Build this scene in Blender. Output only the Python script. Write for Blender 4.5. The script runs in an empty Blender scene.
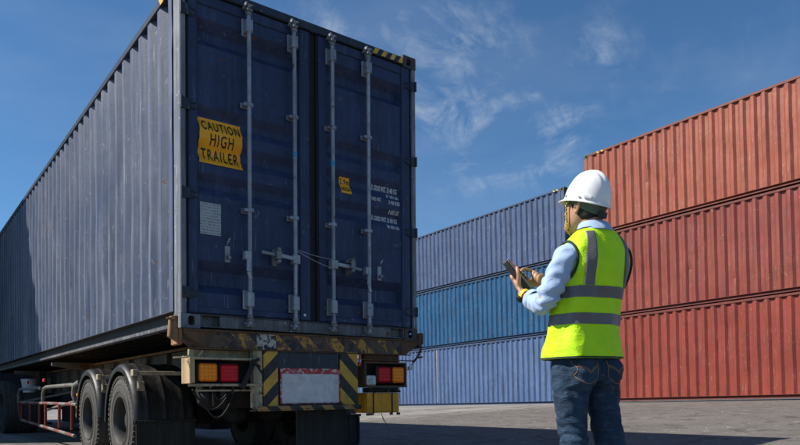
import bpy, bmesh, math, random
from math import sin, cos, pi, radians as R
from mathutils import Vector, Matrix, noise
from mathutils.bvhtree import BVHTree
random.seed(7)
sc = bpy.context.scene
COL = sc.collection

# ------------------------------------------------------------------ camera, sky, sun, exposure
YAW, PITCH, ROLL, FPX, SHY = 0.6494, 0.0036, -0.0108, 678.467, -170.336
cd = bpy.data.cameras.new('camera'); cam = bpy.data.objects.new('camera', cd); COL.objects.link(cam)
v = Vector((sin(YAW)*cos(PITCH), cos(YAW)*cos(PITCH), sin(PITCH)))
r0 = Vector((cos(YAW), -sin(YAW), 0)); u0 = r0.cross(v)
r2 = r0*cos(ROLL)+u0*sin(ROLL); u2 = u0*cos(ROLL)-r0*sin(ROLL)
mw = Matrix((r2, u2, -v)).transposed().to_4x4(); mw.translation = Vector((-1.9095, -5.4297, 0.6734))
cam.matrix_world = mw
cd.sensor_width = 36; cd.sensor_fit = 'HORIZONTAL'; cd.lens = FPX/800*36
cd.shift_y = -SHY/800; cd.clip_start = .05; cd.clip_end = 6000
sc.camera = cam

SUNDIR = Vector((-0.601, 0.383, 0.702)).normalized()
sl = bpy.data.lights.new('sun', 'SUN'); sl.energy = 5.0; sl.angle = R(.53); sl.color = (1, .95, .87)
so = bpy.data.objects.new('sun', sl); COL.objects.link(so)
so.rotation_euler = SUNDIR.to_track_quat('Z', 'Y').to_euler()
so.location = (-6, 4, 12)

sc.view_settings.view_transform = 'Standard'; sc.view_settings.look = 'None'
sc.view_settings.exposure = 0.52; sc.view_settings.gamma = 1
sc.render.engine = 'CYCLES'
sc.cycles.use_denoising = True
sc.cycles.max_bounces = 8; sc.cycles.diffuse_bounces = 3

# ------------------------------------------------------------------ node helper
class NT:
    def __init__(s, tree): s.t = tree; s.n = tree.nodes; s.l = tree.links
    def new(s, typ, ins=None, **kw):
        nd = s.n.new(typ)
        for k, val in kw.items(): setattr(nd, k, val)
        for k, val in (ins or {}).items(): s.put(nd.inputs[k], val)
        return nd
    def put(s, sock, val):
        if isinstance(val, bpy.types.NodeSocket): s.l.new(val, sock)
        elif isinstance(val, (tuple, list)) and sock.type == 'RGBA' and len(val) == 3: sock.default_value = (*val, 1)
        else: sock.default_value = val
    def noise(s, vec, scale, detail=4, rough=.55, dist=0):
        return s.new('ShaderNodeTexNoise', {'Vector': vec, 'Scale': scale, 'Detail': detail, 'Roughness': rough, 'Distortion': dist}).outputs[0]
    def map(s, vec, scale=(1, 1, 1), loc=(0, 0, 0), rot=(0, 0, 0)):
        return s.new('ShaderNodeMapping', {'Vector': vec, 'Scale': scale, 'Location': loc, 'Rotation': rot}).outputs[0]
    def rng(s, val, a, b, c=0., d=1.):
        nd = s.new('ShaderNodeMapRange', {'Value': val, 'From Min': a, 'From Max': b, 'To Min': c, 'To Max': d}); return nd.outputs[0]
    def mix(s, f, a, b, mode='MIX'):
        nd = s.n.new('ShaderNodeMix'); nd.data_type = 'RGBA'; nd.blend_type = mode
        s.put(nd.inputs[0], f); s.put(nd.inputs[6], a); s.put(nd.inputs[7], b); return nd.outputs[2]
    def math(s, op, a, b=0., c=0.):
        nd = s.n.new('ShaderNodeMath'); nd.operation = op
        s.put(nd.inputs[0], a); s.put(nd.inputs[1], b); s.put(nd.inputs[2], c); return nd.outputs[0]
    def vmath(s, op, a, b=(0, 0, 0)):
        nd = s.n.new('ShaderNodeVectorMath'); nd.operation = op
        s.put(nd.inputs[0], a); s.put(nd.inputs[1], b); return nd

# world
w = bpy.data.worlds.new('World'); sc.world = w; w.use_nodes = True
N = NT(w.node_tree); w.node_tree.nodes.clear()
sky = N.new('ShaderNodeTexSky'); sky.sky_type = 'NISHITA'; sky.sun_disc = False
sky.sun_elevation = math.asin(SUNDIR.z); sky.sun_rotation = math.atan2(SUNDIR.x, SUNDIR.y)
sky.altitude = 600; sky.air_density = 1.0; sky.dust_density = .25; sky.ozone_density = 2.2
dirv = N.vmath('NORMALIZE', N.new('ShaderNodeTexCoord').outputs['Generated']).outputs[0]
def blob(d, width, gain):
    dt = N.vmath('DOT_PRODUCT', dirv, Vector(d).normalized()).outputs['Value']
    q = N.rng(dt, cos(R(width*1.5)), 1, 0, 1); return N.math('MULTIPLY', N.math('MULTIPLY', q, q), gain)
mapd = N.map(dirv, (1, 1, 2.2), rot=(R(20), R(-35), R(30)))
warp = N.noise(N.map(mapd, loc=(.35, .1, .6)), 3.6, 9, .62, .45)
fib = N.noise(N.map(dirv, (3, 14, 9), rot=(R(10), R(-40), R(20))), 2.0, 8, .65, .6)
cl = N.math('ADD', blob((.625, .675, .395), 6, 1.7), blob((.56, .71, .43), 6.5, 1.3))
for d, wd, g_ in (((.60, .69, .41), 5, 1.0), ((.7126, .6084, .3495), 3.5, 1.4), ((.728, .53, .434), 2.6, .55), ((.79, .45, .38), 8, .12), ((.482, .733, .479), 6, .45), ((-.7, .2, .5), 35, .5), ((.1, -.8, .5), 40, .5)):
    cl = N.math('ADD', cl, blob(d, wd, g_))
cl = N.math('MINIMUM', cl, 1.0)
mask = N.math('MULTIPLY', cl, N.math('MULTIPLY', N.rng(warp, .47, .70), N.rng(fib, .42, .68, .0, 1)))
mask = N.math('MINIMUM', mask, .55)
haze = N.rng(N.noise(N.map(dirv, (1.2, 1.2, 4)), 2.5, 5), .4, .8, 0, .12)
skyc = N.mix(1.0, sky.outputs[0], (.64, .98, 1.20), 'MULTIPLY')
colr = N.mix(N.math('ADD', mask, haze), skyc, (7.2, 7.9, 8.6))
bg = N.new('ShaderNodeBackground', {'Color': colr, 'Strength': .068})
N.l.new(bg.outputs[0], N.new('ShaderNodeOutputWorld').inputs[0])

# ------------------------------------------------------------------ materials
def mat_base(name):
    m = bpy.data.materials.new(name); m.use_nodes = True
    n = NT(m.node_tree); b = m.node_tree.nodes['Principled BSDF']
    return m, n, b
def objvec(n, rnd=True):
    tc = n.new('ShaderNodeTexCoord').outputs['Object']
    if not rnd: return tc
    off = n.math('MULTIPLY', n.new('ShaderNodeObjectInfo').outputs['Random'], 37.)
    return n.vmath('ADD', tc, n.new('ShaderNodeCombineXYZ', {0: off, 1: off, 2: off}).outputs[0]).outputs[0]
RUST = (.085, .036, .018); RUST2 = (.17, .075, .03)
def paint(name, col, fade=None, rust=.3, dirt=.3, streak=.4, rough=.5, fine=35, metal=0, rustscale=3.5, bump=.15, dirtcol=(.05, .043, .036), scratch=0.0, scratchcol=(.5, .52, .55)):
    """weathered paint: large fading, vertical streaks, grime, rust spots and scratches"""
    m, n, b = mat_base(name); o = objvec(n)
    fade = fade or tuple(min(1, c*1.5+.02) for c in col)
    big = n.noise(o, .9, 5, .6)
    c = n.mix(n.rng(big, .32, .7), col, fade)
    st = n.noise(n.map(o, (9, 9, .5)), 1.4, 6, .65)
    c = n.mix(n.math('MULTIPLY', n.rng(st, .49, .66), streak), c, dirtcol)
    st2 = n.noise(n.map(o, (14, 14, .7), loc=(5, 2, 9)), 1.1, 5, .6)
    c = n.mix(n.math('MULTIPLY', n.rng(st2, .52, .70), streak*.6), c, tuple(min(1, x*1.6+.06) for x in fade))
    gr = n.noise(o, 6, 8, .7)
    c = n.mix(n.math('MULTIPLY', n.rng(gr, .49, .68), dirt), c, dirtcol)
    f1 = n.noise(o, fine, 4, .7)
    c = n.mix(n.rng(f1, .3, .75, 0, .28), c, tuple(x*.55 for x in col))
    if scratch:
        sc_ = n.noise(n.map(o, (40, 40, 3), rot=(.25, .2, 0)), 1.2, 3, .6)
        sm = n.math('MULTIPLY', n.rng(sc_, .63, .66), n.rng(n.noise(o, 1.7, 4), .47, .57))
        c = n.mix(n.math('MULTIPLY', sm, scratch), c, scratchcol)
        sp = n.math('MULTIPLY', n.rng(n.noise(o, 13, 5, .6), .665, .69), scratch)
        c = n.mix(sp, c, scratchcol)
    if rust:
        th = .70-.18*rust
        rn = n.noise(o, rustscale, 10, .68, .3)
        rm = n.rng(rn, th, th+.035)
        rc = n.mix(n.noise(o, 30, 5), RUST, RUST2)
        c = n.mix(rm, c, rc)
        n.put(b.inputs['Roughness'], n.mix(rm, (rough,)*3, (.9,)*3))
    else:
        n.put(b.inputs['Roughness'], n.rng(gr, .3, .8, rough-.08, min(1, rough+.22)))
    n.put(b.inputs['Base Color'], c); b.inputs['Metallic'].default_value = metal
    b.inputs['Specular IOR Level'].default_value = .35
    bp = n.new('ShaderNodeBump', {'Strength': bump, 'Distance': .01, 'Height': n.math('ADD', n.math('MULTIPLY', f1, .35), n.math('MULTIPLY', n.noise(o, 5, 5), 1.))})
    n.put(b.inputs['Normal'], bp.outputs[0])
    return m
def plain(name, col, rough=.6, metal=0, var=.25, scale=18, bump=.05, spec=.4, coat=0, trans=0):
    m, n, b = mat_base(name); o = objvec(n)
    nz = n.noise(o, scale, 6, .65)
    n.put(b.inputs['Base Color'], n.mix(n.rng(nz, .3, .75, 0, 1), tuple(x*(1-var) for x in col), tuple(min(1, x*(1+var)) for x in col)))
    n.put(b.inputs['Roughness'], n.rng(nz, .3, .7, max(.02, rough-.1), min(1, rough+.1)))
    b.inputs['Metallic'].default_value = metal; b.inputs['Specular IOR Level'].default_value = spec
    b.inputs['Coat Weight'].default_value = coat; b.inputs['Transmission Weight'].default_value = trans
    if bump:
        n.put(b.inputs['Normal'], n.new('ShaderNodeBump', {'Strength': bump*4, 'Distance': .004, 'Height': n.noise(o, scale*3, 4)}).outputs[0])
    return m
def hazard(name, ang=1, period=.16, worn=.5, phase=0.0, ycol=(.55, .33, .03), kcol=(.016, .015, .017)):
    """yellow and black diagonal stripes with flaking paint"""
    m, n, b = mat_base(name); tc = n.new('ShaderNodeTexCoord').outputs['Object']
    xyz = n.new('ShaderNodeSeparateXYZ', {0: tc})
    s_ = n.math('ADD', n.math('MULTIPLY', xyz.outputs[0], 1.0*ang), xyz.outputs[2])
    s_ = n.math('ADD', s_, n.math('MULTIPLY', n.noise(tc, 30, 3), .006))
    fr = n.math('FRACT', n.math('ADD', n.math('DIVIDE', s_, period), phase+20))
    c = n.mix(n.math('GREATER_THAN', fr, .5), kcol, ycol)
    g1 = n.noise(tc, 9, 10, .72, .4)
    th = .76-.3*worn
    c = n.mix(n.math('MULTIPLY', n.rng(n.noise(tc, 14, 6, .7), .45, .75), .55), c, (.09, .065, .035))
    c = n.mix(n.rng(g1, th, th+.03), c, n.mix(n.noise(tc, 25, 6), (.035, .02, .014), (.15, .085, .05)))
    g2 = n.noise(tc, 17, 8, .7)
    c = n.mix(n.rng(g2, .70-.1*worn, .72-.1*worn), c, (.02, .018, .018))
    n.put(b.inputs['Base Color'], c); b.inputs['Roughness'].default_value = .65
    n.put(b.inputs['Normal'], n.new('ShaderNodeBump', {'Strength': .5, 'Distance': .006, 'Height': n.math('ADD', g1, n.noise(tc, 60, 4))}).outputs[0])
    return m

navy = (.023, .038, .092)
M = dict(
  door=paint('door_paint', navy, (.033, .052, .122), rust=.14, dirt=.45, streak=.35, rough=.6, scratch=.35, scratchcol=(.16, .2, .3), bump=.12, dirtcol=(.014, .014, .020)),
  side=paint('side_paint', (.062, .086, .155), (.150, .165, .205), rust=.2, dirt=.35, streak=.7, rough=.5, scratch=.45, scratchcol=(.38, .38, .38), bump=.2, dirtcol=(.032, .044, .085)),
  post=paint('post_paint', (.12, .14, .19), (.26, .26, .27), rust=.5, dirt=.4, streak=.6, rough=.55, scratch=.8, rustscale=6),
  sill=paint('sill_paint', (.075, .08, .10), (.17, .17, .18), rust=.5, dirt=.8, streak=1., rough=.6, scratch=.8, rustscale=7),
  rail=paint('rail_shade_paint', (.016, .017, .022), (.03, .031, .036), rust=.3, dirt=.6, streak=.4, rough=.6, rustscale=7),  # near-black web colour stands for the shade inside the bottom channel
  header=paint('header_paint', (.018, .025, .045), (.028, .036, .06), rust=.2, dirt=.4, streak=.3, rough=.5, scratch=.4),
  gasket=plain('rubber_gasket', (.011, .011, .012), .75, var=.5),
  galv=paint('galvanised', (.26, .28, .32), (.38, .40, .44), rust=.45, dirt=.5, streak=.4, rough=.5, metal=.3, rustscale=11, bump=.2, fine=80, scratch=.5, scratchcol=(.55, .56, .58)),
  galv_rust=paint('galvanised_rusty', (.20, .21, .23), (.30, .30, .31), rust=.62, dirt=.5, streak=.3, rough=.6, metal=.2, rustscale=14, bump=.3),
  casting=paint('casting_steel', (.05, .05, .055), (.09, .085, .08), rust=.65, dirt=.5, rough=.7, rustscale=9, bump=.4),
  casting_b=paint('casting_worn', (.15, .16, .19), (.2, .21, .24), rust=.5, dirt=.5, rough=.7, rustscale=9, bump=.3),
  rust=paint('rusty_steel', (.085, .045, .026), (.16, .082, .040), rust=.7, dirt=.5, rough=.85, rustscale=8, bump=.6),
  rust_lit=paint('sunlit_rusty_steel', (.24, .12, .05), (.34, .19, .09), rust=.6, dirt=.3, rough=.85, rustscale=8, bump=.6),  # sunlit copy of the rusty steel, sun put into the colour
  tan=paint('tan_paint', (.46, .31, .15), (.58, .42, .24), rust=.5, dirt=.4, streak=.4, rough=.7, rustscale=12),
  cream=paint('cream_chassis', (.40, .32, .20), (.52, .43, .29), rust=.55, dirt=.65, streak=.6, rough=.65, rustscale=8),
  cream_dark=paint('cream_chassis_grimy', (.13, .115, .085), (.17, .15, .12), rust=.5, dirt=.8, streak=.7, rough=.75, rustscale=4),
  dark=paint('dark_chassis', (.014, .013, .012), (.022, .020, .018), rust=.3, dirt=.5, rough=.75, rustscale=5, dirtcol=(.02, .018, .015)),
  rubber=paint('tyre_rubber', (.065, .060, .053), (.095, .087, .076), rust=0, dirt=.5, streak=.2, rough=.85, dirtcol=(.035, .033, .03), bump=.2),
  fender=paint('fender_plastic', (.011, .010, .009), (.022, .019, .016), rust=0, dirt=.35, streak=.6, rough=.42, scratch=.5, scratchcol=(.12, .11, .10), dirtcol=(.030, .026, .021)),
  flap=paint('mud_flap_rubber', (.013, .013, .013), (.022, .021, .020), rust=0, dirt=.4, streak=.5, rough=.7, dirtcol=(.035, .032, .028)),
  rim=paint('rim_steel', (.035, .034, .03), (.055, .05, .045), rust=.4, dirt=.6, rough=.6),
  redrail=paint('red_rail', (.16, .022, .016), (.22, .035, .025), rust=.4, dirt=.45, rough=.55, rustscale=10),
  greyrail=paint('grey_rail', (.15, .14, .12), (.22, .2, .17), rust=.45, dirt=.5, rough=.55, rustscale=10),
  yellow=paint('yellow_box', (.66, .27, .006), (.78, .34, .010), rust=.3, dirt=.55, streak=.6, rough=.5, rustscale=6, dirtcol=(.16, .09, .02)),
  strap=plain('strap_webbing', (.018, .018, .02), .8),
  wire=plain('thin_wire', (.42, .43, .45), .4, metal=.6),
  black=plain('black_plastic', (.013, .013, .014), .5),
  white_dirty=paint('white_dirty', (.55, .55, .53), (.66, .66, .64), rust=.25, dirt=.55, streak=.5, rough=.5, rustscale=6, dirtcol=(.3, .28, .25)),
  text=plain('white_lettering', (.80, .82, .86), .6, var=.5, scale=60),
  ink=plain('black_lettering', (.014, .013, .013), .6, var=.4, scale=60),
  sticker=paint('orange_sticker', (1., .40, .007), (1., .45, .012), rust=0, dirt=.10, streak=.14, rough=.4, bump=.05, dirtcol=(.45, .2, .01)),
  stripe_y=paint('yellow_stripe', (.75, .42, .03), (.8, .48, .05), rust=.2, dirt=.3, rough=.5, rustscale=20),
)

# lamp lenses
def lens_mat(name, col):
    m, n, b = mat_base(name)
    b.inputs['Base Color'].default_value = (*col, 1); b.inputs['Roughness'].default_value = .22
    b.inputs['Specular IOR Level'].default_value = .25; b.inputs['Roughness'].default_value = .3
    o = objvec(n, False); nz = n.noise(o, 45, 4)
    n.put(b.inputs['Base Color'], n.mix(n.rng(nz, .45, .8, 0, .35), col, tuple(x*.35 for x in col)))
    return m
M['amber'] = lens_mat('amber_lens', (.85, .19, .004)); M['red'] = lens_mat('red_lens', (.46, .006, .012)); M['amber_dot'] = lens_mat('amber_dots', (1.0, .30, .008)); M['red_dot'] = lens_mat('red_dots', (.62, .010, .020))
M['haz1'] = hazard('hazard_beam', 1, .30, .95, .1, ycol=(.44, .22, .03))
M['haz2'] = hazard('hazard_plate_left', -1, .24, .3, .62, ycol=(.60, .34, .04))
M['haz3'] = hazard('hazard_plate_right', 1, .26, .4, .35, ycol=(.55, .31, .03))
M['haz4'] = hazard('hazard_bar', 1, .22, .7, .1, ycol=(.38, .2, .06))
# patch of flaked white paint on the beam
m, n, b = mat_base('flaked_white'); tc = objvec(n)
g1 = n.noise(tc, 14, 9, .7, .6)
n.put(b.inputs['Base Color'], n.mix(n.rng(g1, .47, .50), (.02, .02, .024), n.mix(n.noise(tc, 8, 3), (.5, .49, .46), (.25, .2, .15)))); b.inputs['Roughness'].default_value = .7
M['flaked'] = m
# blank plate: white face, worn red border
m, n, b = mat_base('plate_face'); tc = n.new('ShaderNodeTexCoord').outputs['Object']
nz = n.noise(tc, 18, 7, .7)
c = n.mix(n.rng(nz, .35, .8, 0, .75), (.62, .60, .62), (.33, .29, .28))
c = n.mix(n.rng(n.noise(n.map(tc, (20, 20, 2)), 1, 5), .5, .8, 0, .4), c, (.3, .25, .22))
n.put(b.inputs['Base Color'], c); b.inputs['Roughness'].default_value = .5; M['plate'] = m
m, n, b = mat_base('plate_border'); tc = n.new('ShaderNodeTexCoord').outputs['Object']
nz = n.noise(tc, 26, 7, .7)
n.put(b.inputs['Base Color'], n.mix(n.rng(nz, .52, .56), (.42, .03, .03), (.5, .46, .45))); b.inputs['Roughness'].default_value = .6; M['plate_red'] = m
# small certificate plate: rows of illegible print
m, n, b = mat_base('data_plate'); tc = n.new('ShaderNodeTexCoord').outputs['Object']
xyz = n.new('ShaderNodeSeparateXYZ', {0: tc})
row = n.math('GREATER_THAN', n.math('FRACT', n.math('MULTIPLY', xyz.outputs[2], 42)), .5)
gl = n.math('GREATER_THAN', n.noise(n.map(tc, (150, 1, 42)), 1, 2), .5)
c = n.mix(n.math('MULTIPLY', row, gl), (.36, .37, .37), (.13, .13, .14))
c = n.mix(n.rng(n.noise(tc, 12, 5), .5, .7, 0, .6), c, (.42, .42, .4))
n.put(b.inputs['Base Color'], c); b.inputs['Roughness'].default_value = .5; b.inputs['Metallic'].default_value = .2; M['data'] = m

# ------------------------------------------------------------------ mesh helper
class MB:
    def __init__(s): s.v = []; s.f = []
    def add(s, vs, fs):
        o = len(s.v); s.v += [tuple(p) for p in vs]; s.f += [tuple(i+o for i in f) for f in fs]; return s
    def box(s, x0, x1, y0, y1, z0, z1, mx=None):
        vs = [Vector(p) for p in ((x0, y0, z0), (x1, y0, z0), (x1, y1, z0), (x0, y1, z0), (x0, y0, z1), (x1, y0, z1), (x1, y1, z1), (x0, y1, z1))]
        if mx: vs = [mx @ p for p in vs]
        return s.add(vs, [(0, 3, 2, 1), (4, 5, 6, 7), (0, 1, 5, 4), (1, 2, 6, 5), (2, 3, 7, 6), (3, 0, 4, 7)])
    def bar(s, a, b, w, h, up=(0, 0, 1)):
        a, b = Vector(a), Vector(b); d = (b-a); L = d.length; d.normalize()
        sd = d.cross(Vector(up)).normalized(); up = sd.cross(d)
        mx = Matrix((sd, d, up)).transposed().to_4x4(); mx.translation = a
        return s.box(-w/2, w/2, 0, L, -h/2, h/2, mx)
    def tube(s, pts, r, n=10, caps=True):
        pts = [Vector(p) for p in pts]; rs = r if isinstance(r, (list, tuple)) else [r]*len(pts)
        rings = []; ref = None
        for i, p in enumerate(pts):
            t = (pts[min(i+1, len(pts)-1)]-pts[max(i-1, 0)]).normalized()
            if ref is None: ref = Vector((0, 0, 1)) if abs(t.z) < .9 else Vector((1, 0, 0))
            a = t.cross(ref).normalized(); b_ = a.cross(t).normalized(); ref = b_
            rings.append([p+a*cos(2*pi*k/n)*rs[i]+b_*sin(2*pi*k/n)*rs[i] for k in range(n)])
        return s.loft(rings, caps)
    def loft(s, rings, caps=True, closed=True):
        n = len(rings[0]); vs = [p for rg in rings for p in rg]; fs = []
        for i in range(len(rings)-1):
            for k in range(n if closed else n-1):
                k2 = (k+1) % n
                fs.append((i*n+k, i*n+k2, (i+1)*n+k2, (i+1)*n+k))
        if caps: fs.append(tuple(range(n-1, -1, -1))); fs.append(tuple((len(rings)-1)*n+k for k in range(n)))
        return s.add(vs, fs)
    def prism(s, poly, axis, a, b):
        """poly: list of 2D points; extruded along axis 'x','y' or 'z' from a to b"""
        def P(q, t): return {'x': (t, q[0], q[1]), 'y': (q[0], t, q[1]), 'z': (q[0], q[1], t)}[axis]
        n = len(poly)
        return s.add([P(q, a) for q in poly]+[P(q, b) for q in poly],
                     [tuple(range(n)), tuple(range(2*n-1, n-1, -1))]+[(k, n+k, n+(k+1) % n, (k+1) % n) for k in range(n)])
    def lathe_x(s, prof, cx, cy, cz, n=48, a0=0, a1=2*pi, closed=True):
        """prof: (x, radius) points turned round the axis parallel to x"""
        full = abs(a1-a0-2*pi) < 1e-6; m = n if full else n+1
        vs = []
        for i in range(m):
            a = a0+(a1-a0)*i/n
            vs += [(cx+x, cy+r*cos(a), cz+r*sin(a)) for x, r in prof]
        k = len(prof); fs = []
        for i in range(n):
            j = (i+1) % m
            for q in range(k if closed else k-1):
                q2 = (q+1) % k; fs.append((i*k+q, i*k+q2, j*k+q2, j*k+q))
        if not full and closed: fs.append(tuple(range(k))); fs.append(tuple((m-1)*k+q for q in range(k-1, -1, -1)))
        return s.add(vs, fs)
    def lathe_z(s, prof, cx, cy, n=24):
        vs = []; k = len(prof)
        for i in range(n):
            a = 2*pi*i/n; vs += [(cx+r*cos(a), cy+r*sin(a), z) for r, z in prof]
        fs = [(i*k+q, ((i+1) % n)*k+q, ((i+1) % n)*k+q+1, i*k+q+1) for i in range(n) for q in range(k-1)]
        return s.add(vs, fs)
    def build(s, name, mat, parent=None, bevel=0, smooth=False, sharp=None, label=None, recalc=True):
        me = bpy.data.meshes.new(name); me.from_pydata(s.v, [], s.f); me.update()
        if recalc:
            bm = bmesh.new(); bm.from_mesh(me); bmesh.ops.recalc_face_normals(bm, faces=bm.faces)
            if bevel:
                es = [e for e in bm.edges if len(e.link_faces) == 2 and e.calc_face_angle(0) > .6]
                bmesh.ops.bevel(bm, geom=es, offset=bevel, segments=1, affect='EDGES', profile=.5)
            bm.to_mesh(me); bm.free()
        me.materials.append(M[mat] if isinstance(mat, str) else mat)
        if smooth:
            me.polygons.foreach_set('use_smooth', [True]*len(me.polygons))
            me.set_sharp_from_angle(angle=R(sharp or 35))
        o = bpy.data.objects.new(name, me); COL.objects.link(o)
        if parent: o.parent = parent
        if label: o['label'] = label
        return o
def thing(name, label, cat, loc=(0, 0, 0), rot=(0, 0, 0), group=None):
    o = bpy.data.objects.new(name, None); COL.objects.link(o); o.empty_display_size = .2
    o.location = loc; o.rotation_euler = rot; o['label'] = label; o['category'] = cat
    if group: o['group'] = group
    return o
def copy_tree(o, parent=None):
    c = o.copy(); COL.objects.link(c); c.parent = parent
    for ch in list(o.children): copy_tree(ch, c)
    return c

# ------------------------------------------------------------------ ground
def gz(x, y):
    f = min(1, max(0, (x-1)/14.)); f = f*f*(3-2*f)*.35+f*.65
    return f*(0.352-0.0166*(max(-25, min(30, y))-8))
ax = sorted(set([-3000, -1200, -500, -200, -90, -40, -20, -12]+[i*.5-8 for i in range(64)]+[26, 32, 45, 90, 200, 500, 1200, 3000]))
ay = sorted(set([-3000, -1200, -400, -150, -60, -30]+[i-20 for i in range(60)]+[45, 60, 120, 300, 800, 1500, 3000]))
g = MB(); g.v = [(x, y, gz(x, y)) for y in ay for x in ax]
g.f = [(j*len(ax)+i, j*len(ax)+i+1, (j+1)*len(ax)+i+1, (j+1)*len(ax)+i) for j in range(len(ay)-1) for i in range(len(ax)-1)]
m, n, b = mat_base('yard_ground'); tc = n.new('ShaderNodeTexCoord').outputs['Object']
big = n.noise(tc, .22, 6, .6); med = n.noise(tc, 1.1, 8, .7, .5); fin = n.noise(tc, 26, 6, .75)
c = n.mix(n.rng(big, .35, .65), (.28, .26, .235), (.39, .365, .325))
c = n.mix(n.rng(med, .47, .66, 0, .8), c, (.20, .185, .165))
# tyre tracks along the container rows
tr = n.noise(n.map(tc, (2.2, .07, 1), rot=(0, 0, R(3))), 1.3, 5, .6)
c = n.mix(n.rng(tr, .47, .62, 0, .6), c, (.14, .125, .11))
tr2 = n.noise(n.map(tc, (.25, 1.5, 1), rot=(0, 0, R(-32))), 1.0, 6, .65)
c = n.mix(n.rng(tr2, .48, .62, 0, .65), c, (.12, .11, .10))
xyz = n.new('ShaderNodeSeparateXYZ', {0: tc})
# vignette darkening painted into the ground near the red containers
vign = n.rng(n.math('ADD', xyz.outputs[1], n.math('MULTIPLY', n.noise(tc, .8, 5), 1.5)), 8.4, 6.8)
c = n.mix(n.math('MULTIPLY', vign, .85), c, n.mix(n.rng(med, .3, .7), (.085, .075, .066), (.165, .146, .13)))
# patched, dug up spots and pale dust
pt = n.noise(tc, 2.6, 9, .75, .3)
c = n.mix(n.rng(pt, .55, .59, 0, .8), c, (.055, .05, .047))
c = n.mix(n.rng(n.noise(tc, 5, 8, .75), .59, .66, 0, .8), c, (.45, .43, .39))
c = n.mix(n.rng(fin, .3, .7, 0, .35), c, (.10, .095, .09))
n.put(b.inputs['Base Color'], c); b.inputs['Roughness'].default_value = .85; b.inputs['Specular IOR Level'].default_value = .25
n.put(b.inputs['Normal'], n.new('ShaderNodeBump', {'Strength': .55, 'Distance': .03, 'Height': n.math('ADD', n.math('MULTIPLY', fin, .5), n.math('ADD', med, n.math('MULTIPLY', pt, .6)))}).outputs[0])
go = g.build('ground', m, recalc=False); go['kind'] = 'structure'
go.data.polygons.foreach_set('use_smooth', [True]*len(go.data.polygons))
# loose stones and crumbs of asphalt scattered on the yard
st = MB(); rg = random.Random(3)
for i in range(900):
    t = rg.random(); x = 3+13*rg.random(); y = -3+18*rg.random()
    if rg.random() < .55: x = 7+rg.gauss(0, 1.8); y = 4+rg.gauss(0, 2.5)
    s_ = .006+.016*rg.random()**3; z = gz(x, y)
    ps = [(x+s_*cos(a)*rg.uniform(.7, 1.2), y+s_*sin(a)*rg.uniform(.7, 1.2), z-.002) for a in (0, 1.5, 3, 4.6)]
    st.add(ps+[(x+s_*.2, y, z+s_*rg.uniform(.5, .9))], [(0, 1, 4), (1, 2, 4), (2, 3, 4), (3, 0, 4)])
so_ = st.build('gravel', plain('loose_stones', (.22, .20, .18), .9, var=.5, scale=3)); so_['kind'] = 'stuff'; so_['label'] = 'small loose stones scattered on the yard'; so_['category'] = 'gravel'

# ------------------------------------------------------------------ container builder
CW, CL = 2.438, 12.192
def side_wall(x, sgn, H, y0, y1, seed, dent=.006, nz=16):
    """trapezoid corrugated wall at plane x; sgn=-1 faces -x. Outer flats at x, recesses inward"""
    P, d, br = .278, .048, .004
    zb, zt = (.15 if H > 2.7 else .105), H-.073; zs = [zb+(zt-zb)*k/nz for k in range(nz+1)]
    pr = []; nper = int((y1-y0)/P); off = ((y1-y0)-nper*P)/2; yy = y0
    pr.append((yy, 0)); yy += off
    for k in range(nper):
        pr += [(yy+.036, 0), (yy+.100, d), (yy+.178, d), (yy+.242, 0)]
        yy += P
    pr.append((y1, 0))
    mb = MB(); vs = []
    for z in zs:
        e = min(1, (z-zb)/.3, (zt-z)/.3)
        for (y, dd) in pr:
            q = Vector((seed*7.3, y*.9, z*.9)); w_ = noise.noise(q)*dent*e
            q2 = Vector((seed*3.1, y*2.7, z*2.2)); w_ += noise.noise(q2)*dent*.8*e
            q3 = Vector((seed*1.1, y*5.5, z*5.5)); w3 = noise.noise(q3); w_ += max(0, w3-.36)*dent*4*e
            vs.append((x-sgn*(dd+w_+.004), y+noise.noise(q+Vector((4, 4, 4)))*.004*e, z))
    m_ = len(pr)
    mb.add(vs, [(j*m_+i, j*m_+i+1, (j+1)*m_+i+1, (j+1)*m_+i) for j in range(nz) for i in range(m_-1)])
    return mb
def oval(cx, cy, rx, ry, n=16):
    """slot-shaped hole, like the openings in a corner casting"""
    out = []
    for k in range(n):
        a = 2*pi*(k+.5)/n; c_, s_ = cos(a), sin(a)
        out.append((cx+rx*math.copysign(abs(c_)**.7, c_), cy+ry*math.copysign(abs(s_)**.7, s_)))
    return out
def holed(mb, fn, w_, h_, hole, t):
    """plate in the (a,b) plane with a hole and thickness t; fn(a,b,c) -> xyz"""
    n_ = len(hole); outer = []
    cx = sum(p[0] for p in hole)/n_; cy = sum(p[1] for p in hole)/n_
    for (a, b_) in hole:
        dx, dy = a-cx, b_-cy
        s1 = min(((w_-cx)/dx if dx > 0 else -cx/dx) if abs(dx) > 1e-9 else 1e9, ((h_-cy)/dy if dy > 0 else -cy/dy) if abs(dy) > 1e-9 else 1e9)
        outer.append([cx+dx*s1, cy+dy*s1])
    for (ca, cb) in ((0, 0), (w_, 0), (w_, h_), (0, h_)):
        k = min(range(n_), key=lambda i: (outer[i][0]-ca)**2+(outer[i][1]-cb)**2); outer[k] = [ca, cb]
    vs = [fn(a, b_, 0) for a, b_ in outer]+[fn(a, b_, 0) for a, b_ in hole]+[fn(a, b_, t) for a, b_ in outer]+[fn(a, b_, t) for a, b_ in hole]
    fs = []
    for k in range(n_):
        j = (k+1) % n_
        fs += [(k, j, n_+j, n_+k), (2*n_+k, 3*n_+k, 3*n_+j, 2*n_+j), (n_+k, n_+j, 3*n_+j, 3*n_+k), (k, 2*n_+k, 2*n_+j, j)]
    mb.add(vs, fs)
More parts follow.
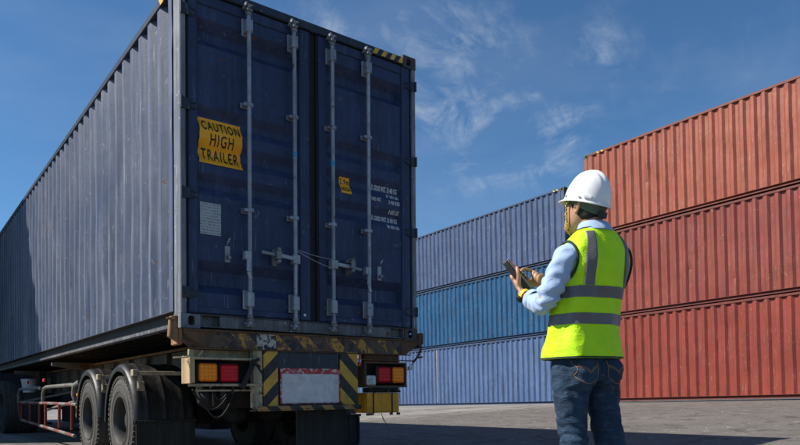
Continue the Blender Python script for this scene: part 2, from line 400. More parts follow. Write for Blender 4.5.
def casting(x, y, z, sx, sy, sz):
    """ISO corner casting with outer corner at x,y,z; s* point inward"""
    W, L, H = .162, .178, .118; t = .026; mb = MB()
    holed(mb, lambda a, b_, c: (x+sx*a, y+sy*c, z+sz*b_), W, H, oval(W*.55, H*.52, .030, .040), t)          # end face
    holed(mb, lambda a, b_, c: (x+sx*c, y+sy*(t+a), z+sz*b_), L-t, H, oval((L-t)*.5, H*.52, .038, .028), t)      # side face
    holed(mb, lambda a, b_, c: (x+sx*(t+a), y+sy*(t+b_), z+sz*c), W-t, L-t, oval((W-t)*.5, (L-t)*.5, .03, .055), t)  # top or bottom
    def bx(a0, a1, b0, b1, c0, c1):
        xs = sorted((x+sx*a0, x+sx*a1)); ys = sorted((y+sy*b0, y+sy*b1)); zs_ = sorted((z+sz*c0, z+sz*c1))
        mb.box(*xs, *ys, *zs_)
    bx(W-.012, W, t+.001, L, t, H-.001); bx(t+.001, W-.013, L-.012, L, t, H-.001); bx(t+.001, W-.013, t+.001, L-.013, H-.012, H-.001)
    return mb
def container(label, cat, loc, rot, H, mats, seed, group=None, doors=False, dent=.006, hazard_marks=None):
    c = thing('shipping_container', label, cat, loc, rot, group)
    pw = .17 if not doors else .20
    ys0, ys1 = pw, CL-pw
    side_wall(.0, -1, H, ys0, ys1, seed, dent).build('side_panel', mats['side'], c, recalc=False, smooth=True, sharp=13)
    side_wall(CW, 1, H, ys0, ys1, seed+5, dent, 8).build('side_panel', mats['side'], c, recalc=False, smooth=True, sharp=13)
    # rails
    for x, s_ in ((0, 1), (CW, -1)):
        def X(a, b_): return sorted((x+s_*a, x+s_*b_))
        mb = MB(); mb.box(*X(-.006, .075), .178, CL-.178, H-.075, H-.012); mb.build('top_rail', mats['top'], c, bevel=.005)
        mb = MB()
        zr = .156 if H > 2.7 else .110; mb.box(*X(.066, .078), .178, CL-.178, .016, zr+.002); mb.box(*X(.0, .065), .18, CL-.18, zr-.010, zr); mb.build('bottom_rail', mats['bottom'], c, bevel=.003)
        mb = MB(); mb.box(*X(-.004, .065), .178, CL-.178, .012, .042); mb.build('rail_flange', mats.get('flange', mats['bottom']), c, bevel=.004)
    # posts
    for y, sy in ((0, 1), (CL, -1)):
        for x, s_ in ((0, 1), (CW, -1)):
            mb = MB()
            ys = sorted((y, y+sy*.010)); mb.box(*sorted((x+s_*.001, x+s_*.046)), *ys, .118, H-.118)
            mb.box(*sorted((x, x+s_*.009)), *sorted((y+sy*.0105, y+sy*(pw-.045))), .118, H-.118)
            mb.box(*sorted((x+s_*.014, x+s_*.022)), *sorted((y+sy*(pw-.044), y+sy*(pw+.012))), .118, H-.118)
            mb.box(*sorted((x+s_*.035, x+s_*.046)), *sorted((y+sy*.0105, y+sy*.07)), .118, H-.118)
            mb.build('corner_post', mats['post'], c, bevel=.004)
            for z, sz in ((0, 1), (H, -1)):
                cm = mats['cast'] if not (doors and sz == 1 and x == 0) else 'casting_b'
                casting(x-s_*.003, y-sy*.003, z, s_, sy, sz).build('corner_casting', cm, c)
    # roof and floor
    mb = MB(); pr = []
    yy = .12
    while yy < CL-.2:
        pr += [(yy, 0), (yy+.09, 0), (yy+.105, -.02), (yy+.19, -.02)]; yy += .205
    vs = []
    for x in (.07, CW-.07): vs += [(x, y, H-.02+z) for y, z in pr]
    k = len(pr); mb.add(vs, [(i, i+1, k+i+1, k+i) for i in range(k-1)]); mb.build('roof_panel', mats['side'], c, recalc=False)
    mb = MB(); mb.box(.079, CW-.079, .10, CL-.10, .13, .158)
    for k in range(39):
        y = .3+k*.305; mb.box(.079, CW-.079, y, y+.045, .02, .035); mb.box(.079, CW-.079, y, y+.006, .036, .129)
    mb.build('floor', 'dark', c)
    # ends
    for y, sy in ((0, 1), (CL, -1)):
        if doors and y == 0: continue
        mb = MB(); mb.box(.165, CW-.165, *sorted((y+sy*.006, y+sy*.07)), .015, .118); mb.build('end_rail', mats['top'], c, bevel=.004)
        mb = MB(); mb.box(.165, CW-.165, *sorted((y+sy*.006, y+sy*.07)), H-.118, H-.015)
        mb.build('end_rail', mats['top'], c, bevel=.004)
        mb = MB(); xx = .047; pr = [(xx, 0)]
        while xx < CW-.3:
            pr += [(xx+.06, 0), (xx+.12, .04), (xx+.18, .04), (xx+.24, 0)]; xx += .25
        pr.append((CW-.047, 0)); k = len(pr)
        vs = [(a, y+sy*(.02+b_), .119) for a, b_ in pr]+[(a, y+sy*(.02+b_), H-.119) for a, b_ in pr]
        mb.add(vs, [(i, i+1, k+i+1, k+i) for i in range(k-1)]); mb.build('end_panel', mats['side'], c, recalc=False)
    if hazard_marks is not None:   # yellow marks on the top rail beside the castings
        for y in hazard_marks:
            mb = MB()
            for j in range(2):
                yy = y+j*.16; mb.add([(-.009, yy, H-.075), (-.009, yy+.07, H-.075), (-.009, yy+.12, H-.014), (-.009, yy+.05, H-.014)], [(0, 1, 2, 3)])
            mb.build('hazard_mark', 'stripe_y', c, recalc=False)
    return c

# ------------------------------------------------------------------ the container on the trailer
B = 1.2409; H1 = 2.896
big_mats = dict(side='side', flange='sill', top='header', bottom='rail', post='post', cast='casting')  # flange lighter than the rail web: sun and shade put into the two colours
C1 = container('dark blue high-cube container on the semi-trailer, with a caution sticker on its rear doors', 'shipping container',
               (0, 0, B), (0.0014, 0.0044, 0), H1, big_mats, 1.7, doors=True, dent=.007, hazard_marks=[.22])
mb = MB(); mb.box(.165, CW-.165, .004, .09, 2.795, 2.872); mb.box(.165, CW-.165, .03, .10, 2.873, 2.882)
mb.build('door_header', 'header', C1, bevel=.004)
# hazard stripes on the right of the header
mb = MB()
for j in range(4):
    x0 = 1.905+j*.105
    p_ = [(x0, .001, 2.805), (x0+.05, .001, 2.805), (x0+.085, .001, 2.862), (x0+.035, .001, 2.862)]
    mb.add(p_, [(0, 1, 2, 3)])
mb.build('hazard_stripe', 'stripe_y', C1, recalc=False)
# sill with twist lock slots
mb = MB(); mb.box(.162, .178, .001, .11, .012, .108)
mb.box(.179, .33, .06, .11, .012, .108); mb.box(.33, 2.11, .001, .11, .012, .108); mb.box(2.111, 2.262, .06, .11, .012, .108); mb.box(2.263, 2.276, .001, .11, .012, .108)
mb.box(.162, CW-.162, -.004, .11, .109, .118); mb.box(.179, .33, .004, .059, .012, .022); mb.box(2.111, 2.262, .004, .059, .012, .022)
mb.build('door_sill', 'sill', C1, bevel=.003)

TOPS = [2.59, 1.865, 1.585, 1.305, .575]; INNER = [.075, .055, .055, .055, .12]
KN = [(2.79, .030)]
for t_, inn in zip(TOPS, INNER): dp = .105 if inn > .06 else .076; sl_ = .080 if inn > .06 else .062; KN += [(t_, .030), (t_-sl_, dp), (t_-sl_-inn, dp), (t_-sl_-inn-.072, .030)]
KN += [(.315, .030), (.305, .036), (.295, .030)] if False else []
KN.append((.125, .030))
XR = ((.15, 1.10), (1.385, 2.267))
def door_y(z, x=None):
    y = door_y0(z)
    if x is None: return y
    a, b_ = XR[0] if x < 1.25 else XR[1]
    return .03+(y-.03)*max(0, min(1, (x-a)/.020, (b_-x)/.020))
def door_y0(z):
    for (za, ya), (zb, yb) in zip(KN, KN[1:]):
        if zb <= z <= za: return ya+(yb-ya)*(za-z)/max(1e-6, za-zb)
    return .03
KNOTS = [k_[0] for k_ in KN]
doors = []
for (xa, xb, nm) in ((.070, 1.205, 'left'), (1.300, 2.372, 'right')):
    fl, fr = (.08, .105) if nm == 'left' else (.085, .105)
    d = bpy.data.objects.new('door', None); COL.objects.link(d); d.parent = C1; doors.append(d)
    mb = MB(); W_ = xb-fr-xa-fl; xs = [xa+fl, xa+fl+.0199]+[xa+fl+.03+(W_-.06)*k/9 for k in range(10)]+[xb-fr-.0199, xb-fr]
    zz = []
    for (za, ya), (zb, yb) in zip(KN, KN[1:]):
        m_ = max(1, int((za-zb)/.12)); zz += [za+(zb-za)*k/m_ for k in range(m_)]
    zz.append(KN[-1][0]); vs = []
    for z in zz:
        for i, x in enumerate(xs):
            e = min(1, i/4, (13-i)/4)
            vs.append((x, door_y(z, x)+e*noise.noise(Vector((x*3, 9, z*3)))*.005, z))
    k = len(xs); mb.add(vs, [(j*k+i, j*k+i+1, (j+1)*k+i+1, (j+1)*k+i) for j in range(len(zz)-1) for i in range(k-1)])
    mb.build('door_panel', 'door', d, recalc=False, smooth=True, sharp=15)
    mb = MB()
    mb.box(xa, xa+fl, .014, .075, .128, 2.788); mb.box(xb-fr, xb, .014, .075, .128, 2.788)
    mb.box(xa+fl+.001, xb-fr-.001, .016, .075, 2.70, 2.786); mb.box(xa+fl+.001, xb-fr-.001, .016, .075, .130, .185)
    mb.build('door_frame', 'door', d, bevel=.006)
    # rubber seals round the leaf
    mb = MB()
    mb.box(xa-.022, xa-.001, .024, .06, .12, 2.79); mb.box(xb+.001, xb+.022, .024, .06, .12, 2.79)
    mb.box(xa, xb, -.002, .05, 2.789, 2.803); mb.box(xa, xb, -.004, .05, .112, .127)
    mb.build('door_gasket', 'gasket', d, bevel=.003)
mb = MB(); mb.box(1.228, 1.277, .045, .09, .12, 2.79); mb.box(.047, .06, .05, .09, .12, 2.79); mb.box(2.38, 2.392, .05, .09, .12, 2.79)
mb.build('door_seal', 'gasket', C1)
# hinges
for (d, xin, xout, s_) in ((doors[0], .070, .004, 1), (doors[1], 2.372, 2.434, -1)):
    for z in (2.60, 1.83, 1.10, .29):
        mb = MB()
        a, b_ = sorted((xout, xin+s_*.005)); mb.box(a, b_, -.012, .009, z-.045, z+.045)
        mb.add([(xin+s_*.001, -.001, z+.045), (xin+s_*.001, -.001, z-.045), (xin+s_*.075, .010, z-.025), (xin+s_*.075, .010, z+.02),
                (xin+s_*.001, .0139, z+.045), (xin+s_*.001, .0139, z-.045), (xin+s_*.075, .0139, z-.025), (xin+s_*.075, .0139, z+.02)],
               [(0, 1, 2, 3), (0, 4, 5, 1), (2, 6, 7, 3), (1, 5, 6, 2), (0, 3, 7, 4)])
        mb.tube([(xout+s_*.004, -.016, z-.05), (xout+s_*.004, -.016, z+.05)], .011, 8)
        for j in (-1, 1): mb.box(*sorted((xin+s_*.012, xin+s_*.06)), -.0035, .008, z+j*.022-.006, z+j*.022+.006)
        mb.build('hinge', 'header', d, bevel=.002)
# locking rods and their fittings
RX = (.583, 1.02, 1.418, 1.822)
for i, x in enumerate(RX):
    d = doors[0] if i < 2 else doors[1]; y = -.042
    MB().tube([(x, y, .05), (x, y, 2.79)], .0185, 14).build('locking_rod', 'galv', d, smooth=True)
    for (z0, z1, sgn) in ((2.535, 2.685, 1), (.185, .35, -1)):
        mb = MB(); mb.box(x-.047, x+.030, -.006, .0139, z0, z1); mb.box(x-.031, x+.031, -.066, -.0061, z0+.02, z1-.02)
        for q in (z0+.018, z1-.018):
            mb.tube([(x-.036, -.012, q), (x-.036, -.004, q)], .008, 6)
            mb.tube([(x+.02, -.070, q+.012*sgn), (x+.02, -.064, q+.012*sgn)], .007, 6)
        mb.build('rod_guide', 'galv', d, bevel=.005)
    for (z0, sgn) in ((2.70, 1), (.135, -1)):   # cams and keepers
        mb = MB(); z1 = z0+sgn*.105
        mb.tube([(x, y, z0), (x, y, z0+sgn*.03)], .026, 12)
        mb.box(x-.024, x+.024, -.075, -.012, *sorted((z0+sgn*.034, z0+sgn*.052)))
        mb.box(x-.045, x+.042, -.034, .003 if sgn > 0 else .0, *sorted((z0+sgn*.058, z0+sgn*.078)))
        mb.box(x-.036, x-.018, -.072, -.002, *sorted((z0+sgn*.074, z1)), Matrix.Rotation(0, 4, 'X'))
        mb.box(x+.014, x+.034, -.066, -.002, *sorted((z0+sgn*.082, z1-sgn*.01)))
        mb.tube([(x-.03, -.05, z1-sgn*.012), (x+.03, -.05, z1-sgn*.012)], .009, 8)
        mb.build('cam_keeper', 'galv_rust', d, bevel=.003)
    for z in (1.935, 1.03):
        mb = MB(); mb.box(x-.060, x+.014, .0, .0139, z-.022, z+.022); mb.tube([(x, y, z-.016), (x, y, z+.016)], .027, 12)
        mb.box(x-.052, x-.02, -.052, -.0005, z-.013, z+.013); mb.box(x+.02, x+.036, -.05, -.03, z-.012, z+.02)
        mb.build('rod_bracket', 'galv', d, bevel=.002)
    if i in (1, 2):
        s_ = -1 if i == 1 else 1
        mb = MB(); mb.box(x-.037, x+.033, -.075, -.012, .618, .700)
        mb.bar((x+s_*.03, -.066, .662), (x+s_*.155, -.068, .672 if i == 1 else .655), .018, .034)
        mb.bar((x+s_*.15, -.068, .672 if i == 1 else .655), (x+s_*(.325 if i == 1 else .29), -.058, .685 if i == 1 else .642), .014, .026)
        mb.tube([(x+s_*(.30 if i == 1 else .27), -.058, .685 if i == 1 else .642), (x+s_*(.335 if i == 1 else .30), -.057, .686 if i == 1 else .642)], .016, 8)
        mb.build('door_handle', 'galv', d, bevel=.004)
        mb = MB(); hx = x+s_*.185
        for j in range(2): mb.lathe_z([(.001, 0), (.024, 0), (.024, .008), (.001, .008)], 0, 0, 10) if False else None
        mb.box(hx-.017, hx+.017, -.004, .028, .590, .735); mb.box(hx-.026, hx+.026, -.094, -.0045, .640, .652)
        mb.box(hx-.026, hx+.026, -.094, -.0045, .690, .702); mb.box(hx-.024, hx+.024, -.100, -.0945, .636, .706)
        mb.tube([(hx, -.104, .720), (hx, -.03, .725)], .018, 8); mb.tube([(hx, -.104, .618), (hx, -.03, .610)], .017, 8)
        mb.build('handle_catch', 'galv_rust', d, bevel=.003)
    else:
        mb = MB(); mb.box(x-.055, x+.005, -.072, -.010, .605, .675)
        mb.bar((x-.022, -.070, .61), (x-.030, -.076, .50), .016, .036, (1, 0, 0)); mb.bar((x-.030, -.076, .50), (x-.008, -.074, .435), .016, .030, (1, 0, 0))
        mb.build('door_handle', 'galv', d, bevel=.004)
    if i in (0, 3):
        hx = x-.175 if i == 0 else x+.165
        mb = MB(); mb.box(hx-.024, hx+.024, door_y(.66)-.012, door_y(.66)+.003, .575, .715)
        mb.tube([(hx-.012, .0, .715), (hx-.018, -.03, .735), (hx-.006, -.038, .765), (hx+.008, -.02, .772)], .008, 8)
        mb.tube([(hx+.002, .012, .615), (hx+.002, -.022, .612)], .017, 10)
        mb.build('handle_hook', 'galv', d, bevel=.004)
for (za, zb) in ((.748, .700), (.735, .612)):
    mb = MB(); pts = [(1.02+(1.418-1.02)*t, -.066, za+(zb-za)*t-.012*sin(pi*t)) for t in [k/8 for k in range(9)]]
    mb.tube(pts, .0028, 5); mb.build('seal_wire', 'wire', C1)
mb = MB(); mb.box(1.13, 1.155, .009, .0125, .165, .188); mb.build('small_tag', 'white_dirty', C1)
for i in (1, 2):   # blue tape on two rods
    MB().tube([(RX[i], -.042, 1.60-.02), (RX[i], -.042, 1.60+.02)], .0205, 14).build('blue_tape', plain('blue_tape', (.03, .28, .5), .5), doors[i-1], smooth=True)

# --- lettering: flat print that follows the folds of the door
FC = {}
def text_bm(s, x0, x1, z0, z1, bold=0.):
    cu = bpy.data.curves.new('t', 'FONT'); cu.body = s; cu.size = 1; cu.offset = bold; cu.resolution_u = 3; cu.space_character = 1.22
    o = bpy.data.objects.new('t', cu); COL.objects.link(o)
    dg = bpy.context.evaluated_depsgraph_get(); dg.update()
    me = bpy.data.meshes.new_from_object(o.evaluated_get(dg)); bpy.data.objects.remove(o)
    xs = [q.co.x for q in me.vertices]; ys = [q.co.y for q in me.vertices]
    a, b_, c_, d_ = min(xs), max(xs), min(ys), max(ys)
    bm = bmesh.new(); bm.from_mesh(me)
    for q in bm.verts: q.co = Vector((x0+(q.co.x-a)/(b_-a)*(x1-x0), 0, z0+(q.co.y-c_)/(d_-c_)*(z1-z0)))
    return bm
def drape_door(bm, name, mat, parent, off, shear=0):
    lo = min(q.co.z for q in bm.verts); hi = max(q.co.z for q in bm.verts)
    for kz in KNOTS:
        if lo-.01 < kz < hi+.01:
            bmesh.ops.bisect_plane(bm, geom=bm.verts[:]+bm.edges[:]+bm.faces[:], plane_co=(0, 0, kz), plane_no=(0, 0, 1))
    for xv in (.17,):
        bmesh.ops.bisect_plane(bm, geom=bm.verts[:]+bm.edges[:]+bm.faces[:], plane_co=(xv, 0, 0), plane_no=(1, 0, 0))
    for q in bm.verts:
        q.co.y = door_y(q.co.z, q.co.x)-off
    me = bpy.data.meshes.new(name); bm.to_mesh(me); bm.free(); me.materials.append(M[mat] if isinstance(mat, str) else mat)
    o = bpy.data.objects.new(name, me); COL.objects.link(o); o.parent = parent
    # thin solid so that it reads as a film laid on the paint
    return o
def sheet(x0, x1, z0, z1, ragged=0, seed=0):
    bm = bmesh.new(); nx, nz = 14, 24; g_ = []
    for j in range(nz+1):
        row = []
        for i in range(nx+1):
            x = x0+(x1-x0)*i/nx; z = z0+(z1-z0)*j/nz
            if ragged and i in (0, nx): x += noise.noise(Vector((seed+i, z*22, 0)))*ragged
            row.append(bm.verts.new((x, 0, z)))
        g_.append(row)
    for j in range(nz):
        for i in range(nx): bm.faces.new((g_[j][i], g_[j][i+1], g_[j+1][i+1], g_[j+1][i]))
    return bm
D1, D2 = doors
stk = drape_door(sheet(.171, .548, 1.385, 1.775, .008, 2), 'caution_sticker', 'sticker', D1, .0055)
stk['label'] = 'orange sticker reading CAUTION HIGH TRAILER'
def letters(s, x0, x1, z0, z1, mat, parent, off, bold=.0, slope=0.):
    bm = text_bm(s, x0, x1, z0, z1, bold)
    for q in bm.verts: q.co.z += slope*(q.co.x-x0)
    return drape_door(bm, 'lettering', mat, parent, off)
letters('CAUTION', .192, .528, 1.662, 1.752, 'ink', D1, .008, .012)
letters('HIGH', .265, .470, 1.545, 1.640, 'ink', D1, .008, .012)
letters('TRAILER', .195, .525, 1.420, 1.520, 'ink', D1, .008, .012)
o_ = drape_door(sheet(.171, .352, .79, 1.055), 'data_plate', 'data', D1, .006)
s2 = drape_door(sheet(1.553, 1.668, 1.375, 1.535), 'height_sticker', 'sticker', D2, .005)
s2['label'] = 'small orange sticker reading 2.9m HIGH'
letters('2.9m', 1.560, 1.662, 1.468, 1.522, 'ink', D2, .0075, .02)
letters('HIGH', 1.565, 1.658, 1.392, 1.440, 'ink', D2, .0075, .02)
for (s, xa, xb, za, zb) in (('MAX. GROSS WGT. 30 480 KGS', 1.895, 2.244, 1.478, 1.532), ('67 200 LBS', 2.095, 2.244, 1.418, 1.458),
                            ('TARE WGT.', 1.895, 2.02, 1.362, 1.398), ('3 900 KGS', 2.11, 2.244, 1.352, 1.392), ('8 600 LBS', 2.12, 2.244, 1.262, 1.302),
                            ('MAX. CARGO WGT. 26 580 KGS', 1.895, 2.244, 1.178, 1.228), ('58 600 LBS', 2.095, 2.244, 1.112, 1.152)):
    letters(s, xa, xb, za, zb, 'text', D2, .004, .035)

# ------------------------------------------------------------------ container stacks behind
def stack_xform(SX, SZ, a, Y0, lev, jx, jy):
    z = SZ-.0166*(Y0-8)-.012+lev*2.606
    return (SX+sin(a)*(Y0-8)+jx, 8+(Y0-8)*cos(a)+jy, z), (-.0166, 0, -a)
def stack_mats(name, col, fade, dark, **kw):
    s_ = paint(name+'_side', col, fade, rough=.5, bump=.25, **kw)
    t_ = paint(name+'_rail', tuple(.25*x+.5*y for x, y in zip(dark, col)), tuple(.3*x+.7*y for x, y in zip(dark, col)), rust=.4, dirt=.5, rough=.6, rustscale=5)
    return dict(side=s_, top=t_, bottom=t_, post=s_, cast='casting')
blues = [('steel blue container at the bottom of the blue stack, an ochre streak down its side', (.060, .112, .235), (.085, .145, .285), dict(rust=.2, dirt=.25, streak=.5, scratch=.3)),
         ('bright teal blue container in the middle of the blue stack', (.006, .066, .165), (.012, .090, .205), dict(rust=.2, dirt=.3, streak=.5, scratch=.35, scratchcol=(.3, .4, .45))),
         ('faded violet blue container with scuffed white scratches on top of the blue stack', (.048, .080, .165), (.070, .108, .205), dict(rust=.22, dirt=.3, streak=.5, scratch=.4))]
for lev, (lb, c1, c2, kw) in enumerate(blues):
    loc, rot = stack_xform(17.5267, .3478, .0165, 10.30, lev, (.0, .02, -.01)[lev], (.0, .03, .0)[lev])
    mt = stack_mats('blue_stack_%d' % lev, c1, c2, (.045, .055, .09), **kw)
    c = container(lb, 'shipping container', loc, rot, 2.591, mt, 11+lev*3, 'blue containers stacked at the back of the yard', dent=.010, hazard_marks=[.25] if lev == 2 else None)
    if lev == 0:
        mb = MB(); mb.box(.0-.007, .0-.003, 7.30, 7.335, .16, 2.50)
        mb.build('ochre_run', paint('ochre_run', (.42, .33, .18), (.5, .42, .28), rust=.3, dirt=.3), c)
loc, rot = stack_xform(17.5267, .3478, .0165, 10.30+CL+.35, 0, .05, 0)
container('blue container on the ground beyond the blue stack, glimpsed past the right rear lights', 'shipping container', loc, rot, 2.591, stack_mats('blue_far', (.07, .13, .27), (.1, .16, .3), (.045, .055, .09), rust=.2, dirt=.3, streak=.4), 77)
reds = [('brick red container at the bottom of the red stack, standing on the ground', (.215, .037, .024), (.275, .050, .032), dict(rust=.12, dirt=.28, streak=.3, scratch=.4, scratchcol=(.5, .25, .2))),
        ('dull red container in the middle of the red stack', (.205, .040, .028), (.255, .056, .038), dict(rust=.18, dirt=.3, streak=.35, scratch=.4, scratchcol=(.48, .25, .2))),
        ('orange red container topmost of the red stack, with yellow marks at its corner', (.275, .064, .034), (.335, .092, .052), dict(rust=.15, dirt=.3, streak=.35, scratch=.4, scratchcol=(.6, .36, .27)))]
for lev, (lb, c1, c2, kw) in enumerate(reds):
    loc, rot = stack_xform(15.7734, .3981, .0127, 8.0532-CL, lev, (.0, .025, -.01)[lev], (.0, .0, .0)[lev])
    mt = stack_mats('red_stack_%d' % lev, c1, c2, (.13, .045, .035), **kw)
    c = container(lb, 'shipping container', loc, rot, 2.591, mt, 31+lev*3, 'red containers stacked behind the worker', dent=.013, hazard_marks=[CL-.75] if lev == 2 else None)
# the neighbouring stack beyond the left of the picture, which shades the front of the trailer
near = [('rust brown container', (.16, .07, .05)), ('grey container', (.2, .2, .2)), ('green container', (.04, .11, .07))]
for lev, (lb, c1) in enumerate(near):
    mt = stack_mats('near_stack_%d' % lev, c1, tuple(x*1.3 for x in c1), (.05, .045, .04), rust=.2, dirt=.3, streak=.3)
    container(lb+(' at the bottom', ' in the middle', ' on top')[lev]+' of the stack left of the truck', 'shipping container', (-5.56, 9.75, .03+lev*2.606), (0, 0, 0), 2.591, mt, 51+lev, 'containers stacked left of the truck')

# ------------------------------------------------------------------ semi-trailer
T = thing('semi_trailer', 'worn container semi-trailer with rusty hazard-striped rear beam under the blue container', 'trailer', (0, 0, 0))
def part(mb, name, mat, parent=T, **kw): return mb.build(name, mat, parent, **kw)
mb = MB(); mb.prism([(0.0, 1.232), (2.44, 1.232), (2.44, 1.195), (2.27, 1.078), (.17, 1.078), (0.0, 1.195)], 'y', -.03, .22)
part(mb, 'rear_beam', 'haz1', bevel=.006)
mb = MB(); mb.prism([(0.005, 1.228), (.30, 1.228), (.20, 1.081), (.174, 1.081), (0.005, 1.196)], 'y', -.034, -.0305); part(mb, 'beam_gusset', 'rust')
mb = MB(); mb.prism([(2.435, 1.228), (2.22, 1.228), (2.20, 1.081), (2.266, 1.081), (2.435, 1.192)], 'y', -.034, -.0305)
part(mb, 'beam_gusset', 'rust')
mb = MB(); mb.box(.645, .825, -.0345, -.0305, 1.082, 1.226); part(mb, 'painted_patch', 'flaked')
mb = MB(); mb.box(0, 2.44, -.045, -.031, 1.215, 1.232); mb.box(.1, 2.33, -.04, -.031, 1.070, 1.080); part(mb, 'beam_edge', 'rust', bevel=.003)
# twist lock brackets at the corners
mb = MB(); mb.prism([(-.11, 1.16), (-.035, 1.12), (-.035, 1.335), (-.095, 1.325)], 'y', -.04, .02); mb.box(-.034, .0, -.03, .15, 1.10, 1.236)
mb.tube([(-.13, -.03, 1.305), (-.06, -.05, 1.30)], .012, 8)
part(mb, 'twist_lock', 'rust_lit', bevel=.006)
mb = MB(); mb.box(2.441, 2.475, -.03, .16, 1.16, 1.30); mb.prism([(2.476, 1.18), (2.50, 1.20), (2.50, 1.30), (2.476, 1.31)], 'y', -.03, .10)
mb.tube([(2.46, -.05, 1.17), (2.40, -.06, 1.06), (2.34, -.05, 1.0)], .012, 8); mb.tube([(2.40, -.06, 1.05), (2.46, -.06, 1.06)], .010, 8)
for k in range(7): mb.tube([(2.44-.02*k, -.07, 1.12-.022*k), (2.43-.02*k, -.075, 1.105-.022*k), (2.425-.02*k, -.06, 1.11-.022*k)], .007, 6)
part(mb, 'twist_lock', 'rust', bevel=.003)
# main rails, cross members
for x in (.70, 1.66):
    mb = MB(); mb.box(x-.006, x+.006, .22, 11.9, .80, 1.18); mb.box(x-.06, x+.06, .22, 11.9, 1.181, 1.195); mb.box(x-.06, x+.06, .22, 11.9, .785, .799)
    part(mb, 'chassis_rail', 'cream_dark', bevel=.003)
for k, y in enumerate((1.0, 2.4, 3.9, 5.6, 7.4, 9.2, 11.0)):
    mb = MB(); mb.box(.765, 1.595, y, y+.08, 1.0, 1.17); part(mb, 'cross_member', 'dark', bevel=.003)
    if k in (3, 5):
        for q in ([(.05, 1.215), (.69, 1.215), (.69, 1.08), (.05, 1.16)], [(2.39, 1.215), (1.67, 1.215), (1.67, 1.08), (2.39, 1.16)]):
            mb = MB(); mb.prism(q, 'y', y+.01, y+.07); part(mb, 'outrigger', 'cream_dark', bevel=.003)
for k in range(13):
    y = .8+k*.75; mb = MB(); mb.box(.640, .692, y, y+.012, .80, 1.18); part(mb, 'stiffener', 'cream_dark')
mb = MB(); mb.box(.625, .639, .23, 9.0, 1.176, 1.204); part(mb, 'rail_edge', 'rust_lit')
# rear light housing, left
mb = MB(); mb.box(.055, .075, -.03, .16, .785, 1.018); mb.box(.0751, .10, -.03, -.02, .79, 1.01); part(mb, 'lamp_bracket', 'tan', bevel=.004)
mb = MB(); mb.box(.10, .70, -.03, .14, .985, 1.003); mb.box(.10, .70, -.035, .14, .765, .785); mb.box(.10, .70, .10, .14, 1.0035, 1.074)
mb.box(.12, .74, -.0, .03, .722, .736); mb.bar((.60, .0, .765), (.69, .0, .60), .02, .03, (0, 1, 0))
mb.tube([(-.06, .02, .995), (.08, .0, 1.005)], .008, 8); mb.tube([(.08, .02, 1.0), (.10, .03, 1.06)], .018, 8); mb.tube([(.14, .02, 1.0), (.18, .0, 1.06)], .010, 8)
part(mb, 'lamp_frame', 'cream', bevel=.003)
mb = MB(); mb.box(.101, .70, .12, .15, .786, .984); part(mb, 'lamp_back_panel', 'dark')
def lamp(xa, xb, z0, z1, mat, nm):
    root = bpy.data.objects.new(nm, None); COL.objects.link(root); root.parent = T
    mb = MB(); mb.box(xa-.008, xb+.008, -.018, .05, z0-.008, z1+.008); mb.build('lamp_housing', 'black', root, bevel=.012)
    mb = MB(); mb.box(xa+.004, xb-.004, -.036, -.0185, z0+.004, z1-.004); l_ = mb.build('lens', mat, root, bevel=.014)
    mb = MB(); nn = 4
    for i in range(nn):
        for j in range(nn):
            cx = xa+.014+(xb-xa-.028)*(i+.5)/nn; cz = z0+.014+(z1-z0-.028)*(j+.5)/nn; rr = (xb-xa)/nn*.40
            rings = [[(cx+rr*q*cos(2*pi*k/8), -.0362-(.004*(1-q*q)), cz+rr*q*sin(2*pi*k/8)) for k in range(8)] for q in (1, .6, .2)]
            mb.loft(rings, caps=True)
    mb.build('lens_dots', mat+'_dot', root, smooth=True, recalc=True)
lamp(.128, .292, .800, .955, 'amber', 'amber_lamp'); lamp(.312, .478, .796, .950, 'red', 'red_lamp')
# loose black strap hanging over the left housing
mb = MB(); pts = [Vector((.66, -.05, 1.0)), Vector((.60, -.06, .97)), Vector((.575, -.055, .90)), Vector((.53, -.06, .82)), Vector((.50, -.055, .745))]
for q0, q1 in zip(pts, pts[1:]): mb.bar(q0, q1, .045 if q1.z < .9 else .028, .006, (0, 1, 0))
mb.bar((.60, -.066, .98), (.69, -.06, .86), .02, .006, (0, 1, 0)); mb.tube([(.585, -.068, .99), (.62, -.07, .95), (.66, -.06, .93)], .013, 8)
part(mb, 'loose_strap', 'strap', bevel=.002)
# posts, chevrons, plate
mb = MB(); mb.box(.622, .706, -.012, .06, .575, 1.076); part(mb, 'rear_post', 'cream', bevel=.003)
mb = MB(); mb.box(.708, .845, -.032, -.018, .572, 1.070); part(mb, 'chevron_plate', 'haz2', bevel=.003)
mb = MB(); mb.box(1.49, 1.688, -.032, -.018, .588, 1.085); part(mb, 'chevron_plate', 'haz3', bevel=.003)
mb = MB(); mb.box(.846, 1.489, -.010, .01, .56, 1.076); part(mb, 'rear_panel', 'header')
pl = bpy.data.objects.new('blank_plate', None); COL.objects.link(pl); pl.parent = T
mb = MB(); mb.box(.868, 1.488, -.030, -.0185, .605, .925); mb.build('plate_rim', 'plate_red', pl, bevel=.004)
mb = MB(); mb.box(.880, 1.468, -.036, -.0305, .612, .875); mb.build('plate_face', 'plate', pl, bevel=.006)
mb = MB()
for x in (1.0, 1.30): mb.tube([(x, -.045, .900), (x, -.03, .900)], .010, 6)
mb.build('bolt', 'galv', pl)
mb = MB(); mb.box(.585, 1.70, -.075, .0, .547, .560); mb.box(.585, 1.70, -.075, -.063, .5605, .590); part(mb, 'bumper_bar', 'haz4', bevel=.003)
mb = MB(); mb.box(1.702, 1.728, -.03, -.02, .96, 1.075); part(mb, 'reflector', 'plate_red')
